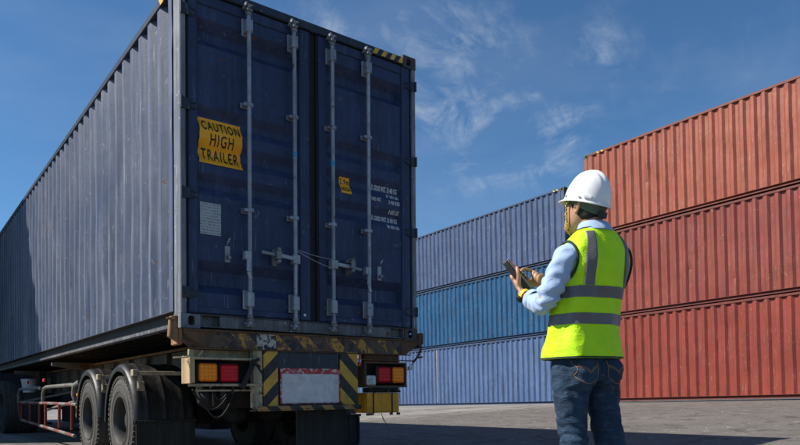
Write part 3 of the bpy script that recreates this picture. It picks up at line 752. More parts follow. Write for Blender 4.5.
# right light housing
mb = MB(); mb.box(1.775, 2.285, -.02, .12, .985, 1.0); mb.box(1.775, 2.285, -.03, .12, .752, .770); mb.box(1.775, 1.795, -.02, .12, .771, .984); mb.box(2.266, 2.285, -.02, .12, .771, .984)
mb.bar((1.75, .0, 1.022), (2.42, .0, 1.022), .012, .012); mb.box(1.80, 2.22, .02, .10, 1.0005, 1.074); part(mb, 'lamp_frame', 'rust', bevel=.003)
mb = MB(); mb.box(1.796, 2.265, .09, .12, .771, .984); part(mb, 'lamp_back_panel', 'dark')
lamp(1.925, 2.078, .795, .955, 'red', 'red_lamp'); lamp(2.096, 2.245, .792, .955, 'amber', 'amber_lamp')
mb = MB(); mb.box(1.797, 1.905, -.03, .04, .772, .868); mb.box(1.81, 1.85, -.034, -.0305, .80, .84); part(mb, 'junction_box', 'white_dirty', bevel=.012)
mb = MB(); mb.box(2.32, 2.365, -.03, .02, .93, .965); mb.tube([(2.29, .0, .93), (2.33, .0, .93)], .007, 6); part(mb, 'marker_lamp', 'white_dirty', bevel=.008)
mb = MB(); mb.box(1.84, 2.2, .0, .12, .702, .75); mb.tube([(2.02, -.02, .725), (2.02, -.07, .725)], .018, 10); mb.tube([(1.9, -.02, .715), (1.95, -.05, .73), (2.1, -.03, .74), (2.2, -.02, .71)], .012, 8); part(mb, 'coupling', 'dark', bevel=.004)
yb = bpy.data.objects.new('yellow_box', None); COL.objects.link(yb); yb.parent = T
mb = MB(); mb.box(1.805, 2.19, -.02, .22, .503, .70); mb.build('box_body', 'yellow', yb, bevel=.010)
for x in (1.865, 2.09): mb = MB(); mb.box(x, x+.014, -.0245, -.0205, .490, .70); mb.build('box_strap', 'dark', yb)
mb = MB(); mb.box(1.80, 1.83, -.023, .0, .478, .502); mb.box(2.165, 2.195, -.023, .0, .478, .502); mb.box(1.84, 1.87, -.023, .0, .480, .502); mb.box(2.08, 2.105, -.023, .0, .480, .502); mb.build('box_foot', 'rust', yb)
mb = MB(); mb.tube([(1.98, .0, .50), (1.985, -.02, .44), (2.02, -.02, .40)], .003, 5); mb.tube([(1.99, .0, .47), (2.045, -.02, .355)], .0025, 5); part(mb, 'dangling_wire', 'strap')
# centre mud flap
mb = MB(); mb.box(1.105, 1.125, .10, .13, .22, .546); mb.box(1.615, 1.64, .10, .13, .22, .546); part(mb, 'flap_stay', 'dark')
mb = MB(); mb.box(1.126, 1.614, .105, .12, .205, .540); part(mb, 'mud_flap', 'flap')
# hoses and air lines behind the lamps
for (a, b_, s_) in (((.18, .25, .74), (.55, .3, .73), .17), ((.25, .3, .72), (.62, .35, .74), .24), ((.32, .2, .76), (.50, .25, .72), .09)):
    a, b_ = Vector(a), Vector(b_); mb = MB(); mb.tube([a.lerp(b_, t/10)-Vector((0, 0, s_*sin(pi*t/10))) for t in range(11)], .009, 7); part(mb, 'air_hose', 'strap', smooth=True)
mb = MB(); mb.tube([(.30, .1, .73), (.31, .1, .60)], .008, 6); part(mb, 'air_hose', 'strap', smooth=True)
mb = MB(); mb.tube([(.44, .0, .76), (.43, -.01, .70)], .01, 6); part(mb, 'air_hose', 'strap', smooth=True)
mb = MB(); mb.tube([(.45, .85, .66), (.52, .85, .66), (1.1, .85, .66), (1.17, .85, .66)], [.05, .10, .10, .05], 16); part(mb, 'air_tank', 'dark', smooth=True)

# wheels, axles, fenders
TR, TZ = .445, .445
def tyre_mesh(w_=.26):
    h = w_/2; mb = MB()
    prof = [(-h+.02, .240), (-h+.004, .275), (-h-.004, .34), (-h+.006, .405), (-h+.022, .432), (-h+.05, TR), (h-.05, TR), (h-.022, .432), (h-.006, .405), (h+.004, .34), (h-.004, .275), (h-.02, .240)]
    mb.lathe_x(prof, 0, 0, 0, 56)
    for s_ in (-1, 1):
        for k in range(52):
            a = 2*pi*k/52; mx = Matrix.Rotation(a, 4, 'X')
            mb.box(*sorted((s_*(h-.004), s_*(h-.045))), -.017, .017, .425, .452, mx)
    for x in (-.045, 0, .045):
        mb.lathe_x([(x-.014, TR-.002), (x-.014, TR+.006), (x+.014, TR+.006), (x+.014, TR-.002)], 0, 0, 0, 56)
    for rr in (.300, .37): mb.lathe_x([(-h-.003, rr-.004), (-h-.003, rr+.004), (-h+.004, rr+.004), (-h+.004, rr-.004)], 0, 0, 0, 56)
    return mb
def rim_mesh(side=-1):
    mb = MB(); s_ = side
    prof = [(s_*.118, .290), (s_*.125, .300), (s_*.128, .286), (s_*.10, .265), (s_*.06, .258), (-s_*.02, .250), (-s_*.03, .20), (-s_*.03, .13), (-s_*.02, .125), (-s_*.02, .10), (s_*.05, .095), (s_*.06, .07), (s_*.06, .001),
            (-s_*.06, .001), (-s_*.06, .25), (-s_*.12, .262), (-s_*.12, .290)]
    prof = [(x, r_*.86 if r_ > .15 else r_) for x, r_ in prof]; mb.lathe_x([(x, r_) for x, r_ in prof], 0, 0, 0, 48)
    for k in range(10):
        a = 2*pi*k/10; mb.tube([(-s_*.03, .165*cos(a), .165*sin(a)), (s_*.005, .165*cos(a), .165*sin(a))], .014, 6)
    return mb
tyre_me = tyre_mesh().build('tyre', 'rubber', None, smooth=True, sharp=40)
rim_l = rim_mesh(-1).build('rim', 'rim', None, smooth=True, sharp=40)
first = True
def wheel(x, y, z, parent, side, scale=1.):
    wv = bpy.data.objects.new('wheel', None); COL.objects.link(wv); wv.parent = parent; wv.location = (x, y, z); wv.scale = (scale,)*3
    a = tyre_me.copy(); COL.objects.link(a); a.parent = wv; a.rotation_euler = (random.random()*6, 0, 0)
    b_ = rim_l.copy(); COL.objects.link(b_); b_.parent = wv
    if side > 0: a.rotation_euler.z = pi; b_.rotation_euler.z = pi
for y in (1.74, 3.10):
    wheel(.105, y, TZ, T, -1); wheel(.415, y, TZ, T, 1); wheel(2.335, y, TZ, T, 1); wheel(2.025, y, TZ, T, -1)
    mb = MB(); mb.tube([(.25, y, TZ), (2.19, y, TZ)], .062, 14)
    for x in (.80, 1.56): mb.box(x-.04, x+.04, y-.5, y+.5, .56, .62); mb.box(x-.05, x+.05, y-.08, y+.08, .40, .70)
    mb.tube([(.95, y-.02, TZ+.02), (.95, y-.30, TZ+.06)], .075, 12); mb.tube([(1.45, y-.02, TZ+.02), (1.45, y-.30, TZ+.06)], .075, 12)
    part(mb, 'axle', 'dark', smooth=True)
for x in (.80, 1.56):
    for y in (.95, 2.42, 3.85):
        mb = MB(); mb.box(x-.04, x+.04, y-.06, y+.06, .50, .785); part(mb, 'spring_hanger', 'dark', bevel=.004)
mb = MB(); mb.box(.62, 1.76, .62, .72, .60, .76); part(mb, 'cross_beam', 'dark', bevel=.006)
for x in (.98, 1.38): mb = MB(); mb.tube([(x, 1.05, .50), (x, 1.12, .50), (x, 1.30, .50), (x, 1.36, .50)], [.05, .10, .10, .04], 14); part(mb, 'brake_chamber', 'dark', smooth=True)
mb = MB(); mb.lathe_z([(.12, .50), (.27, .50), (.29, .56), (.40, .50), (.47, .53), (.49, .62), (.47, .71), (.40, .74), (.12, .74), (.12, .50)], 1.18, 4.75, 36); part(mb, 'added_spare_wheel', 'rubber', smooth=True)  # unseen spare wheel, added to cover lit ground below the trailer
mb = MB(); mb.box(.66, 1.72, 5.6, 6.5, .34, .78); part(mb, 'locker_blocker', 'dark', bevel=.01)  # unseen locker, added to darken the space under the trailer
def fender(xc, y, side):
    f_ = bpy.data.objects.new('fender', None); COL.objects.link(f_); f_.parent = T
    R0 = .575; h = .29; prof = []
    for k in range(25):
        x = -h+2*h*k/24; rdg = .010*max(0, cos((x/h)*pi*3.5))**3
        edge = -.028*max(0, (abs(x)-h+.05)/.05)**2
        prof.append((x, R0+rdg+edge))
    inner = [(x, r_-.009) for x, r_ in reversed(prof)]
    mb = MB(); mb.lathe_x([(-h-.001, R0-.075), (-h-.001, R0-.030)]+prof+[(h+.001, R0-.03), (h+.001, R0-.075), (h-.008, R0-.075)]+inner+[(-h+.008, R0-.075)], xc, y, TZ, 44, pi*.985 if False else pi-.03, 2*pi+.0 if False else -.03)
    mb.build('fender_shell', 'fender', f_, smooth=True, sharp=30)
    return f_
for y in (1.74, 3.10):
    fender(.255, y, -1); fender(2.185, y, 1)
# flap hanging from the rear fender, left and right
for x0 in (-.02, 1.93):
    mb = MB(); mb.box(x0, x0+.535, 1.135, 1.150, .10, .440); part(mb, 'mud_flap', 'flap')
    mb = MB(); mb.box(x0-.03, x0+.56, 1.115, 1.134, .435, .462); mb.box(x0-.02, x0+.01, 1.12, 1.134, .12, .434); mb.box(x0+.515, x0+.545, 1.12, 1.134, .12, .434)
    for k in range(6): mb.box(x0+.05+k*.085, x0+.075+k*.085, 1.108, 1.1145, .440, .456)
    part(mb, 'flap_clamp', 'dark', bevel=.002)
# fender stay: cream tube lying behind the fender with drop brackets
for (y, xl, xr) in ((1.02, -.085, .66), (2.42, -.06, .66)):
    mb = MB(); mb.bar((xl, y, .905), (xr, y, .905), .038, .038); mb.box(xl-.02, xl+.018, y-.05, y+.03, .875, .935)
    mb.box(xl+.035, xl+.060, y-.02, y+.01, .76, .884); mb.box(xl+.03, xl+.10, y+.011, y+.02, .74, .83)
    mb.box(.50, .54, y-.02, y+.01, .77, .884); mb.box(.49, .56, y-.03, y-.021, .70, .80)
    part(mb, 'fender_stay', 'cream', bevel=.004)
# side guard rail: red balusters between grey-red tubes, two hoops on top
sg = bpy.data.objects.new('side_guard', None); COL.objects.link(sg); sg.parent = T
for k, y in enumerate((8.05, 7.2, 6.35, 5.85, 4.85, 4.05)):
    MB().tube([(0, y, .30-.03*(8-y)/4), (.0, y-.02, .62)], .020, 8).build('baluster', 'redrail', sg, smooth=True)
m, n, b = mat_base('red_white_tube'); tc = n.new('ShaderNodeTexCoord').outputs['Object']; xyz = n.new('ShaderNodeSeparateXYZ', {0: tc})
fr = n.math('FRACT', n.math('DIVIDE', xyz.outputs[1], .8)); nz = n.noise(tc, 20, 6)
c = n.mix(n.math('GREATER_THAN', fr, .5), (.17, .025, .02), (.20, .18, .16)); n.put(b.inputs['Base Color'], n.mix(n.rng(nz, .5, .6), c, (.1, .07, .05))); b.inputs['Roughness'].default_value = .6
M['redwhite'] = m
MB().tube([(0, 8.35, .62), (0, 3.75, .60)], .022, 8).build('guard_tube', 'redwhite', sg, smooth=True)
MB().tube([(0, 8.35, .60), (0, 8.30, .42), (0, 8.1, .31), (0, 3.9, .20)], .022, 8).build('guard_tube', 'redwhite', sg, smooth=True)
for (ya, yb_) in ((8.4, 6.1), (6.05, 3.75)):
    MB().tube([(0, ya, .60), (0, ya-.02, .76), (0, ya-.12, .83), (0, ya-.3, .85), (0, yb_+.3, .85), (0, yb_+.1, .83)], .026, 8).build('hoop', 'greyrail', sg, smooth=True)
mb = MB(); mb.tube([(0.02, 8.2, .62), (.68, 6.6, .82)], .02, 8); mb.tube([(0.02, 6.0, .5), (.68, 4.6, .8)], .02, 8); mb.build('brace', 'greyrail', sg, smooth=True)
mb = MB(); mb.tube([(-.02, 3.85, .72), (-.02, 3.80, .84), (.02, 3.70, .88)], .03, 8); mb.tube([(-.02, 3.85, .72), (.02, 3.85, .60)], .03, 8); mb.build('end_hoop', 'greyrail', sg, smooth=True)
# landing legs, side lamps, bucket, tool box
for x in (.45, 1.99):
    mb = MB(); mb.box(x-.06, x+.06, 8.7, 8.82, .50, 1.2); mb.box(x-.045, x+.045, 8.72, 8.80, .24, .499); mb.box(x-.13, x+.13, 8.62, 8.9, .20, .239); part(mb, 'landing_leg', 'dark', bevel=.004)
mb = MB(); mb.box(.30, .62, 4.4, 5.3, .40, .75); part(mb, 'tool_box', 'yellow', bevel=.01)
mb = MB(); mb.box(1.85, 2.38, 4.1, 8.4, .20, .98); part(mb, 'ground_blocker', 'dark', bevel=.01)  # unseen box added to block the bright ground beyond the trailer
mb = MB(); mb.box(.72, 1.64, 6.9, 8.5, .25, .78); part(mb, 'locker_blocker', 'dark', bevel=.01)  # second unseen locker, added to hide the lit strip behind the side guard
for y in (5.9, 7.4): MB().box(-.01, .02, y, y+.12, .93, .98).build('side_marker', 'red', T, bevel=.006)
mb = MB(); mb.lathe_z([(.001, .80), (.11, .80), (.14, 1.02), (.145, 1.02), (.145, 1.05), (.001, 1.05)], .25, 8.9, 20); part(mb, 'bucket', 'white_dirty', smooth=True)

# ------------------------------------------------------------------ tractor unit in front of the trailer
K = thing('truck_tractor', 'dark tractor unit coupled under the far front end of the blue container', 'truck', (0, 0, 0))
for y in (10.15, 11.45, 15.0):
    for x, s_ in ((.09, -1), (.40, 1), (2.35, 1), (2.04, -1)):
        if y > 14 and x in (.40, 2.04): continue
        wheel(x, y, .52, K, s_, 1.17)
    mb = MB(); mb.tube([(.2, y, .52), (2.24, y, .52)], .07, 10); mb.build('axle', 'dark', K, smooth=True)
mb = MB(); mb.box(.80, .88, 9.4, 15.6, .78, 1.0); mb.box(1.56, 1.64, 9.4, 15.6, .78, 1.0); mb.box(.881, 1.559, 9.9, 10.0, .8, .98); mb.box(.881, 1.559, 12.2, 12.3, .8, .98); mb.build('chassis_rail', 'dark', K)
mb = MB(); mb.box(.7, 1.74, 10.3, 11.3, 1.001, 1.16); mb.build('fifth_wheel', 'dark', K, bevel=.02)
for x in (.0, 1.80):
    mb = MB(); mb.tube([(x+.32, 12.3, .62), (x+.32, 13.9, .62)], .30, 20); mb.build('fuel_tank', 'dark', K, smooth=True)
mb = MB(); mb.prism([(13.9, .55), (15.95, .55), (16.05, 1.5), (15.8, 2.9), (14.3, 3.2), (13.9, 3.1)], 'x', .0, 2.44); mb.build('cab', 'header', K, bevel=.05)
mb = MB(); mb.prism([(15.99, 1.75), (15.82, 2.75), (15.83, 2.75), (16.0, 1.75)], 'x', .2, 2.24); mb.build('windscreen', 'black', K)

for o in (tyre_me, rim_l): bpy.data.objects.remove(o)
# ------------------------------------------------------------------ the worker
def skin_mat():
    m, n, b = mat_base('skin'); o = objvec(n, False); nz = n.noise(o, 40, 5)
    n.put(b.inputs['Base Color'], n.mix(n.rng(nz, .3, .7), (.40, .205, .115), (.50, .27, .165))); b.inputs['Roughness'].default_value = .48
    b.inputs['Subsurface Weight'].default_value = .12; b.inputs['Subsurface Radius'].default_value = (.02, .008, .004); b.inputs['Subsurface Scale'].default_value = .4
    return m
M['skin'] = skin_mat()
def cloth(name, col, rough=.85, var=.15, weave=380, fold=9, foldamt=.25, bump=.25):
    m, n, b = mat_base(name); o = objvec(n, False)
    nz = n.noise(o, fold, 5, .6); wv_ = n.noise(o, weave, 2)
    c = n.mix(n.rng(nz, .3, .7), tuple(x*(1-var) for x in col), tuple(min(1, x*(1+var)) for x in col))
    n.put(b.inputs['Base Color'], n.mix(n.rng(wv_, .3, .7, 0, .25), c, tuple(x*.7 for x in col))); b.inputs['Roughness'].default_value = rough
    b.inputs['Sheen Weight'].default_value = .15; b.inputs['Specular IOR Level'].default_value = .2
    cr = n.noise(n.map(o, (1, 1, 1.6)), 16, 4, .6, .8)
    n.put(b.inputs['Normal'], n.new('ShaderNodeBump', {'Strength': bump, 'Distance': .012, 'Height': n.math('ADD', cr, n.math('MULTIPLY', wv_, .08))}).outputs[0])
    return m
M['vest'] = cloth('hi_vis_fabric', (.54, .90, .015), .6, .08, bump=.7)
_b = M['vest'].node_tree.nodes['Principled BSDF']; _b.inputs['Sheen Weight'].default_value = .3; _b.inputs['Sheen Tint'].default_value = (.8, 1, .2, 1)
M['tape'] = cloth('reflective_tape', (.155, .145, .150), .42, .1, bump=.3); M['tape'].node_tree.nodes['Principled BSDF'].inputs['Metallic'].default_value = .3
M['binding'] = cloth('dark_binding', (.02, .035, .02), .8)
M['shirt'] = cloth('light_blue_cotton', (.36, .47, .67), .85, .08, bump=.45)
M['hair'] = plain('black_hair', (.012, .010, .009), .55, var=.5, scale=90, bump=.3)
M['helmet'] = plain('white_helmet_shell', (.80, .80, .78), .28, var=.04, scale=5, bump=0, spec=.5, coat=.3)
M['liner'] = plain('green_grey_webbing', (.085, .12, .085), .8, var=.3)
M['eye'] = plain('eye_white', (.6, .58, .55), .3, bump=0)
m, n, b = mat_base('denim'); o = objvec(n, False)
fd = n.noise(n.map(o, (1, 1, .45)), 6, 5, .6); wv_ = n.noise(n.map(o, (1, 1, .35)), 260, 3); cr = n.noise(n.map(o, (1, 1, 2.6), rot=(0, .3, 0)), 15, 6, .65, .8)
c = n.mix(n.rng(fd, .38, .68), (.006, .022, .052), (.022, .066, .125)); c = n.mix(n.rng(cr, .52, .66, 0, .6), c, (.065, .12, .17))
n.put(b.inputs['Base Color'], n.mix(n.rng(wv_, .35, .7, 0, .5), c, (.01, .02, .042))); b.inputs['Roughness'].default_value = .9
n.put(b.inputs['Normal'], n.new('ShaderNodeBump', {'Strength': .9, 'Distance': .016, 'Height': n.math('ADD', cr, n.math('MULTIPLY', wv_, .08))}).outputs[0]); M['denim'] = m

PX, PY = .849, -3.381
PZ = 0.0
P_ = thing('person', 'worker in white hard hat, lime hi-vis vest and jeans, tapping a handheld device', 'person', (PX, PY, PZ), (0, 0, -R(12)))

def ring(cx, cy, cz, a, b_, n_=32, p=2.0, tilt=None):
    out = []
    for k in range(n_):
        t = 2*pi*k/n_; c_, s_ = cos(t), sin(t)
        q = Vector((a*math.copysign(abs(c_)**(2/p), c_), b_*math.copysign(abs(s_)**(2/p), s_), 0))
        if tilt: q = tilt @ q
        out.append(Vector((cx, cy, cz))+q)
    return out
def cat(pts, m_):
    """Catmull-Rom through tuples of any length"""
    out = []
    for i in range(len(pts)-1):
        p0, p1, p2, p3 = pts[max(i-1, 0)], pts[i], pts[i+1], pts[min(i+2, len(pts)-1)]
        for k in range(m_):
            t = k/m_
            out.append(tuple(.5*((2*b_)+(-a+c_)*t+(2*a-5*b_+4*c_-d_)*t*t+(-a+3*b_-3*c_+d_)*t**3) for a, b_, c_, d_ in zip(p0, p1, p2, p3)))
    out.append(tuple(pts[-1])); return out
def limb(mb, pts, n_=16, m_=4, flat=None, caps=True):
    """pts: (x,y,z,r) joints -> smooth tapered tube; flat=(axis vector, factor) squashes the section"""
    ps = cat(pts, m_); rings = []; ref = None
    c = [Vector(p[:3]) for p in ps]
    for i, p in enumerate(ps):
        t = (c[min(i+1, len(c)-1)]-c[max(i-1, 0)]).normalized()
        if ref is None: ref = Vector((0, 1, 0)) if abs(t.y) < .8 else Vector((1, 0, 0))
        a = t.cross(ref).normalized(); b_ = a.cross(t).normalized(); ref = b_
        rg_ = []
        for k in range(n_):
            q = (a*cos(2*pi*k/n_)+b_*sin(2*pi*k/n_))*p[3]
            if flat: q = q-flat[0]*(q.dot(flat[0]))*(1-flat[1])
            rg_.append(c[i]+q)
        rings.append(rg_)
    if caps:   # rounded ends
        for end in (0, -1):
            rg_ = rings[end]; cc = c[end]; t = (c[0]-c[1]).normalized() if end == 0 else (c[-1]-c[-2]).normalized()
            r_ = ps[end][3]; extra = [[cc+(q-cc)*f_+t*r_*g_ for q in rg_] for f_, g_ in ((.85, .5), (.45, .85), (.12, .97))]
            rings = (extra[::-1]+rings) if end == 0 else rings+extra
    return mb.loft(rings, True)
def solidify_remesh(mb, name, mat, parent, voxel, smooth=2):
    me = bpy.data.meshes.new(name); me.from_pydata(mb.v, [], mb.f); me.update()
    bm = bmesh.new(); bm.from_mesh(me); bmesh.ops.recalc_face_normals(bm, faces=bm.faces); bm.to_mesh(me); bm.free()
    o = bpy.data.objects.new(name, me); COL.objects.link(o)
    md = o.modifiers.new('r', 'REMESH'); md.mode = 'VOXEL'; md.voxel_size = voxel; md.use_smooth_shade = True
    if smooth: s_ = o.modifiers.new('s', 'SMOOTH'); s_.iterations = smooth; s_.factor = .5
    dg = bpy.context.evaluated_depsgraph_get(); dg.update()
    me2 = bpy.data.meshes.new_from_object(o.evaluated_get(dg)); bpy.data.objects.remove(o)
    me2.name = name; me2.materials.clear(); me2.materials.append(M[mat])
    me2.polygons.foreach_set('use_smooth', [True]*len(me2.polygons))
    o2 = bpy.data.objects.new(name, me2); COL.objects.link(o2); o2.parent = parent
    return o2

# ---- hands: directions of the held device
DT, DB = Vector((-.268, .372, 1.367)), Vector((-.168, .306, 1.214))
dax = (DT-DB).normalized(); eye = Vector((-.06, .12, 1.60))
dn = (eye-(DT+DB)/2); dn = (dn-dax*dn.dot(dax)).normalized(); dw = dax.cross(dn).normalized()
if dw.x < 0: dw = -dw
dc = (DT+DB)/2
body = MB()
# torso, pelvis, legs
tor = cat([(-.03, .055, .78, .135, .09), (-.03, .055, .88, .145, .10), (-.02, .045, 1.0, .148, .10), (-.01, .03, 1.15, .158, .105), (0, .01, 1.30, .155, .100), (0, 0, 1.365, .14, .085), (0, -.005, 1.415, .095, .062), (0, .0, 1.455, .06, .055)], 3)
body.loft([ring(x, y, z, a, b_, 28, 2.3) for x, y, z, a, b_ in tor])
LEG = {-1: [(-.105, .06, .84, .075), (-.112, .055, .70, .066), (-.108, .055, .50, .050), (-.11, .035, .33, .046), (-.125, .0, .12, .040), (-.125, .0, .07, .042)],
       1: [(.050, .05, .84, .075), (.063, .042, .70, .066), (.076, .022, .50, .050), (.088, -.005, .33, .046), (.10, -.04, .12, .040), (.10, -.04, .07, .042)]}
for s_, l_ in LEG.items():
    limb(body, l_); x, y = l_[-1][0], l_[-1][1]; limb(body, [(x, y-.03, .05, .036), (x-.005, y+.08, .045, .038), (x-.01, y+.17, .035, .026)])
# neck and head (turned and slightly bowed to the left)
HY = R(14); HC = Vector((-.032, .032, 1.575))
Hm = Matrix.Translation(HC) @ Matrix.Rotation(HY, 4, 'Z') @ Matrix.Rotation(R(6), 4, 'X')
def HP(x, y, z): return Hm @ Vector((x, y, z))
limb(body, [(0, -.012, 1.39, .066), (-.012, .0, 1.46, .058), (-.022, .012, 1.53, .057), (-.025, .02, 1.58, .055)])
hd = [(-.118, .062, .018, .020), (-.112, .060, .036, .032), (-.098, .050, .052, .052), (-.075, .035, .062, .066), (-.045, .018, .069, .080), (-.01, .008, .074, .090), (.03, .002, .077, .096), (.065, 0, .074, .092), (.095, -.002, .062, .078), (.115, -.003, .040, .050), (.123, -.003, .015, .02)]
body.loft([[HP(q.x, q.y, q.z) for q in ring(0, cy, z, a, b_, 28, 2.15)] for z, cy, a, b_ in hd])
# nose, brow, lips, chin, ears
def hl(pts, flat=None): limb(body, [(*HP(*p[:3]), p[3]) for p in pts], 10, 3, flat)
hl([(0, .088, .028, .008), (0, .100, .005, .010), (0, .108, -.016, .013), (0, .096, -.026, .012)])
hl([(-.013, .094, -.022, .008), (-.012, .090, -.026, .008)]); hl([(.013, .094, -.022, .008), (.012, .090, -.026, .008)])
hl([(-.045, .074, .036, .010), (-.02, .088, .040, .010), (0, .090, .038, .009), (.02, .088, .040, .010), (.045, .074, .036, .010)])
hl([(-.024, .082, -.052, .005), (0, .094, -.049, .007), (.024, .082, -.052, .005)]); hl([(-.020, .082, -.062, .005), (0, .092, -.062, .008), (.020, .082, -.062, .005)])
hl([(-.014, .080, -.098, .016), (.014, .080, -.098, .016)])
for s_ in (-1, 1):
    E_ = [(.072, -.002, .028), (.082, -.016, .034), (.086, -.028, .018), (.084, -.024, -.004), (.078, -.010, -.022), (.073, .000, -.026)]
    hl([(s_*x, y, z, .0065) for x, y, z in E_]); hl([(s_*.074, -.002, .004, .013), (s_*.079, -.014, .006, .012)], None)
# arms
ARM_L = [(-.150, .0, 1.335, .052), (-.205, .01, 1.27, .050), (-.258, .040, 1.125, .044), (-.245, .12, 1.112, .042), (-.216, .255, 1.162, .029), (-.222, .292, 1.186, .026)]
limb(body, ARM_L)
RWR = Vector((-.030, .352, 1.252))
ARM_R = [(.115, .04, 1.315, .046), (.128, .09, 1.25, .042), (.125, .17, 1.135, .040), (.110, .215, 1.135, .040), (.02, .32, 1.235, .029), (RWR.x, RWR.y, RWR.z, .027)]
limb(body, ARM_R)
# left hand: palm under the device, thumb on the near edge, fingers round the far edge
WL = Vector((-.222, .292, 1.186)); PC = dc-dn*.028-dax*.034
limb(body, [(*WL, .027), (*(WL.lerp(PC, .5)), .031), (*(PC+dax*.008), .035), (*(PC+dax*.030), .030)], 14, 4, (dn, .50))
for k, (t_, L_) in enumerate(((.036, .92), (.018, 1.), (-.001, .95), (-.019, .78))):
    b0 = PC+dax*t_*.9-dn*.002+dw*.012
    limb(body, [(*b0, .0095), (*(b0+dw*.030*L_+dn*.004+dax*.004), .0092), (*(dc+dw*.050+dax*(t_-.030)-dn*.004), .0088), (*(dc+dw*.046+dax*(t_-.026)+dn*.018), .0080), (*(dc+dw*(.048-.018*L_)+dax*(t_-.024)+dn*.024), .0070)], 10, 4)
limb(body, [(*(WL.lerp(PC, .55)-dw*.016), .017), (*(PC-dw*.040-dax*.012+dn*.004), .0145), (*(dc-dw*.047-dax*.010+dn*.008), .0115), (*(dc-dw*.042+dax*.012+dn*.018), .0102), (*(dc-dw*.030+dax*.028+dn*.024), .0088)], 10, 4)
# right hand: index finger on the keys, thumb below it, the others curled
kp = dc+dn*.024+dax*.002+dw*.004     # point touched
P2 = Vector((-.080, .340, 1.278)); up_ = (dn*.6+Vector((0, 0, .4))).normalized()
fw = (kp-P2).normalized(); sd_ = fw.cross(Vector((0, 0, 1))).normalized()   # towards the viewer side
limb(body, [(*RWR, .026), (*RWR.lerp(P2, .5), .032), (*P2, .037), (*(P2+fw*.020), .032)], 14, 4, ((sd_*.45+Vector((0, 0, .9))).normalized(), .55))
ix = P2+fw*.022+Vector((0, 0, .012))
limb(body, [(*ix, .0095), (*(ix+fw*.030+Vector((0, 0, .014))), .0092), (*(kp+Vector((.022, .002, .016))), .0085), (*(kp+Vector((.002, 0, .004))), .0072)], 10, 4)
for k, (o_, L_) in enumerate(((.020, 1.), (.038, .92), (.054, .78))):
    f0 = P2+fw*.018-sd_*o_*.9+Vector((0, 0, .008-.012*k))
    limb(body, [(*f0, .0095), (*(f0+fw*.034*L_+Vector((0, 0, .010))), .0092), (*(f0+fw*.046*L_+Vector((0, 0, -.016))), .0086), (*(f0+fw*.026*L_+Vector((0, 0, -.034))), .0075)], 10, 4)
th = P2-Vector((0, 0, .016))+sd_*.022-fw*.012
limb(body, [(*th, .0145), (*(th+fw*.026+sd_*.012-Vector((0, 0, .014))), .0120), (*(th+fw*.052+sd_*.008-Vector((0, 0, .016))), .0100), (*(th+fw*.072-Vector((0, 0, .004))), .0085)], 10, 4)
solidify_remesh(body, 'body', 'skin', P_, .0042, 2)
# eyes
for s_ in (-1, 1):
    mb = MB(); c_ = HP(s_*.030, .079, .018)
    mb.loft([[c_+Vector((.0115*sin(pi*j/8)*cos(2*pi*k/12), .0115*sin(pi*j/8)*sin(2*pi*k/12), .0115*cos(pi*j/8))) for k in range(12)] for j in range(1, 8)])
    mb.build('eye', 'eye', P_, smooth=True)
    mb = MB(); p0 = HP(s_*.030, .0895, .018); mb.tube([p0, HP(s_*.030, .0915, .018)], .0055, 10); mb.build('iris', 'hair', P_)
# hair: cap of short black hair under the helmet, down to the nape
mb = MB(); rings = []
for z, cy, a, b_ in [(-.062, -.030, .052, .045), (-.045, -.020, .066, .066), (-.02, -.008, .078, .084), (.01, -.006, .0815, .092), (.04, -.004, .082, .0985), (.07, -.002, .079, .096), (.10, -.003, .064, .078), (.122, -.003, .03, .035)]:
    rg_ = []
    for q in ring(0, cy, z, a, b_, 36, 2.15):
        if z < .055 and q.y > .004+(.0 if z < 0 else .012): q = Vector((q.x*.78, min(q.y, .012), q.z))
        w_ = noise.noise(Vector((q.x*90, q.y*90, q.z*25)))*.0022; q = q*(1+w_*8)
        rg_.append(HP(q.x, q.y, q.z))
    rings.append(rg_)
mb.loft(rings); mb.build('hair', 'hair', P_, smooth=True, sharp=60)
hb = MB()
for s_ in (-1, 1): limb(hb, [(*HP(s_*.074, .022, .040), .008), (*HP(s_*.075, .020, .018), .007), (*HP(s_*.073, .020, -.004), .004)], 8, 3)
hb.build('sideburn', 'hair', P_, smooth=True)

# ---- hard hat
hat = bpy.data.objects.new('hard_hat', None); COL.objects.link(hat); hat.parent = P_
Tm = Hm @ Matrix.Translation((0, -.008, .026)) @ Matrix.Rotation(R(11), 4, 'X') @ Matrix.Diagonal((.88, .86, 1.07, 1))
def dome(off=0.):
    rings = []; nz_ = 16
    for j in range(nz_+1):
        t = j/nz_; el = t*pi/2*.985
        rr = cos(el)**.86; zz = .140*sin(el)**1.02
        rg_ = []
        for k in range(72):
            an = 2*pi*k/72; ca, sa = cos(an), sin(an)
            x = (.116+off)*rr*ca; y = (.138+off)*rr*sa*(1.0 if sa > 0 else .98)
            z = zz+off*sin(el)
            rdg = 0
            for xc, w_, h_ in ((0, .016, .0075), (-.040, .008, .004), (.040, .008, .004)):
                rdg = max(rdg, h_*math.exp(-((x-xc)/w_)**4))
            fade_ = min(1, max(0, (zz-.055)/.05))
            z += rdg*fade_; y *= 1+rdg*fade_*2.0
            rg_.append(Tm @ Vector((x, y, z)))
        rings.append(rg_)
    return rings
mb = MB(); out = dome()
def brim(rr_, z, peak):
    rg_ = []
    for k in range(72):
        an = 2*pi*k/72; ca, sa = cos(an), sin(an); pk = max(0, sa)**2.2
        rg_.append(Tm @ Vector(((.116+rr_)*ca, (.138+rr_)*sa+peak*pk, z-.010*pk*(peak > .01)+.004*ca*ca)))
    return rg_
